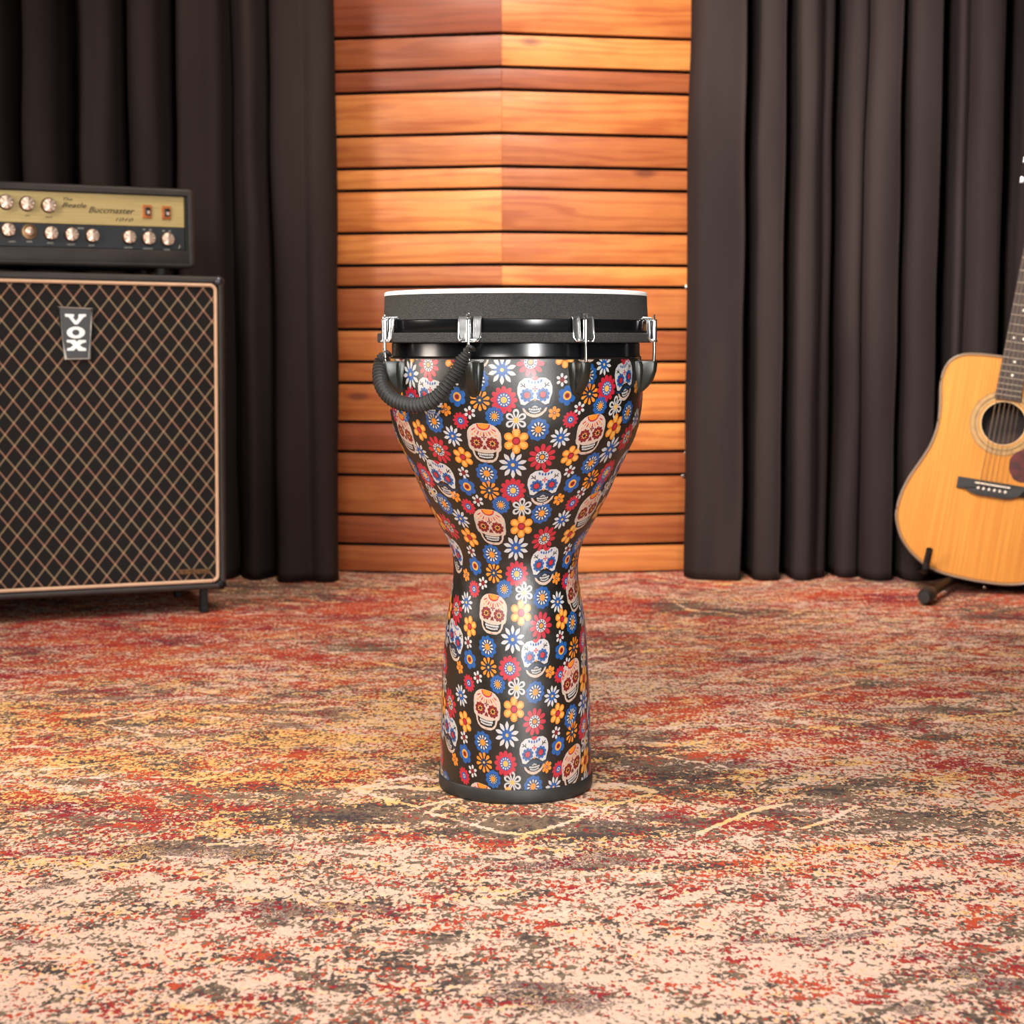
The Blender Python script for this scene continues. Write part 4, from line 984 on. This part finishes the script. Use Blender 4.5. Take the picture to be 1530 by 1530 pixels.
for k in range(1, 21):
    z = NUT - SC * (1 - 2 ** (-k / 12))
    if z < FB0 + .004: break
    w = hw(z) - .0008
    obj('fret', box(bmesh.new(), (-w, -.0078, z - .0011), (w, -.0062, z + .0011), .0004, 1), M_fret, fb, smooth=False)
    if k in (3, 5, 7, 9, 12, 15, 17):
        zi = (z + NUT - SC * (1 - 2 ** (-(k - 1) / 12))) / 2
        for dx in ((0,) if k != 12 else (-.011, .011)):
            obj('inlay_dot', prism(bmesh.new(), ell(dx, zi, .0028, .0028, 0, 12), -.0068, -.006, lambda u, v, d: Vector((u, d, v))), M_bone, fb, smooth=False)
obj('nut', box(bmesh.new(), (-hw(NUT), -.0085, NUT), (hw(NUT), 0, NUT + .005), .0006, 1), M_bone, gt, smooth=False)
hs = [(-.0215, NUT + .005), (.0215, NUT + .005), (.030, NUT + .04), (.035, NUT + .17), (-.035, NUT + .17), (-.030, NUT + .04)]
hd = obj('headstock', prism(bmesh.new(), hs, -.001, .014, lambda u, v, d: Vector((u, d + (v - NUT) * .24, v))), M_rose, gt, smooth=False)
for sx in (-1, 1):
    for k in range(3):
        z = NUT + .045 + k * .048; y = .006 + (z - NUT) * .24
        bm = bmesh.new(); tube(bm, [(sx * .022, y - .020, z), (sx * .022, y + .01, z)], .0032, 10); tube(bm, [(sx * .022, y + .012, z), (sx * .044, y + .012, z)], .003, 8)
        box(bm, (min(sx * .043, sx * .056), y + .006, z - .008), (max(sx * .043, sx * .056), y + .018, z + .008), .003, 2); obj('tuner', bm, M_chrome, hd)
M_string = mat('bronze string', '#a08468', .35, .9)
for i, x in enumerate(SX):
    xn = x * .0355 / .053; r = .0008 - i * .00008
    z2 = NUT + .045 + (i if i < 3 else 5 - i) * .048
    obj('string', tube(bmesh.new(), [(x * 1.12, -.0078, BZ - .0065), (x * 1.05, -.0112, BZ + .0045), (xn, -.0095, NUT + .002), ((-1 if i < 3 else 1) * .019, .006 + (z2 - NUT) * .24 - .012, z2)], r, 6), M_string, gt)

# ------------------------------------------------------------------ guitar stand
ft = floor_at(1379, 906)
bx0 = gb.x
std = thing('guitar_stand', 'black folding guitar stand with rubber tipped legs holding the acoustic guitar', 'guitar stand', (bx0, YG + .06, 0))
so = Vector((bx0, YG + .06, 0))
def W(p): return Vector(p) - so
hub = Vector((bx0 + .030, YG + .13, .030))
def leg(tip, start=hub):
    d = (tip - start).normalized()
    l = obj('leg', tube(bmesh.new(), [W(start), W(start + (tip - start) * .45), W(tip)], .0105, 12), M_blackmetal, std)
    e = bmesh.new(); tube(e, [W(tip - d * .050), W(tip - d * .040), W(tip - d * .004), W(tip + d * .008)], lambda i: [.012, .0165, .0175, .012][i], 14)
    obj('rubber_foot', e, M_rubber, l)
leg(Vector((ft.x + .006, ft.y + .008, .0195)), hub + Vector((-.02, 0, .004)))
leg(Vector((bx0 + .20, ft.y + .03, .0195)), hub + Vector((.02, 0, .004)))
leg(Vector((bx0 + .06, YG + .19, .0195)), hub + Vector((0, .02, .004)))
# mast behind the body, up to the neck yoke
up = mG.to_3x3() @ Vector((0, 0, 1)); bk = mG.to_3x3() @ Vector((0, 1, 0))
m0 = hub; m1 = gb + bk * .128 + up * .10; m2 = gb + bk * .125 + up * .44; m3 = gb + bk * .122 + up * .46
obj('mast', tube(bmesh.new(), [W(p) for p in (m0, m1, m2, m3)], .009, 12), M_blackmetal, std)
obj('back_rest', tube(bmesh.new(), [W(m3 + Vector((dx, 0, 0))) for dx in (-.06, -.02, .02, .06)], .009, 12), M_rubber, std)
# lower cradle: a bar under the body with two upturned padded prongs
rx = mG.to_3x3() @ Vector((1, 0, 0))
def body_pt(u, d): # point on the underside of the body
    v = min((abs(a[0] - u), a[1]) for a in OUT if a[1] < .2)[1]
    return gb + rx * u + up * v + bk * d
for s in (-1, 1):
    u = .112 * s
    pb, pf = body_pt(u, .12) - up * .012, body_pt(u, -.014) - up * .012
    for q_ in (pb, pf): q_.z = max(q_.z, .0105)
    tip = at(1389, 821, YG - .018) if s < 0 else pf + up * .055 + rx * .008
    P = catmull([W(hub + Vector((0, 0, -.004))), W(pb), W((pb + pf) / 2), W(pf), W((pf + tip) / 2), W(tip)], 6)
    o = obj('cradle_arm', tube(bmesh.new(), P, .0065, 10), M_blackmetal, std)
    k = len(P); obj('rubber_sleeve', tube(bmesh.new(), P[-11:], .0078, 12), M_rubber, o)
bm = bmesh.new(); bmesh.ops.create_uvsphere(bm, u_segments=12, v_segments=8, radius=.005, matrix=Matrix.Translation(W(at(1471, 877, YG + .02)))); obj('hub_bolt', bm, M_steel, std)
obj('hub', box(bmesh.new(), W(hub + Vector((-.035, -.024, -.022))), W(hub + Vector((.035, .024, .020))), .006, 2), M_blackmetal, std)

# ------------------------------------------------------------------ light
def area(name, loc, target, size, power, color=(1, 1, 1), sy=None, spread=180):
    l = bpy.data.lights.new(name, 'AREA'); l.energy = power; l.color = color; l.size = size; l.spread = math.radians(spread)
    if sy: l.shape = 'RECTANGLE'; l.size_y = sy
    o = bpy.data.objects.new(name, l); col.objects.link(o); o.location = loc
    o.rotation_euler = (Vector(target) - Vector(loc)).to_track_quat('-Z', 'Y').to_euler(); return o
area('key_softbox', (-1.55, 1.95, 1.22), (.3, 2.7, .35), .5, 42, (1, .88, .76), sy=1.3)
area('front_softbox', (-.65, -.3, 1.5), (.3, 2.3, .2), .6, 7, (1, .97, .93), sy=.9, spread=55)
area('strip_light', (.66, -.2, .62), (.02, 2.1, .3), .34, 4.6, (1, .99, .97), sy=1.15, spread=44)
area('overhead_softbox', (.25, 1.3, 2.55), (.2, 1.7, 0), 1.4, 14.5, (1, .95, .9), spread=92)
area('panel_spot', (-.2, 2.7, 2.5), (.08, 3.95, .8), .35, 12, (1, .84, .68), spread=75)
area('added_curtain_fill', (-.1, 1.5, 2.5), (.95, 3.9, .9), .4, 14, (1, .92, .86), spread=48)  # extra lamp added only to brighten the folds of the right curtain
wd = bpy.data.worlds.new('world'); sc.world = wd; wd.use_nodes = True
wd.node_tree.nodes['Background'].inputs[0].default_value = (.9, .85, .8, 1); wd.node_tree.nodes['Background'].inputs[1].default_value = .08
sc.view_settings.view_transform = 'Standard'; sc.view_settings.look = 'None'; sc.view_settings.gamma = 1; sc.view_settings.exposure = 0
sc.view_settings.use_curve_mapping = False
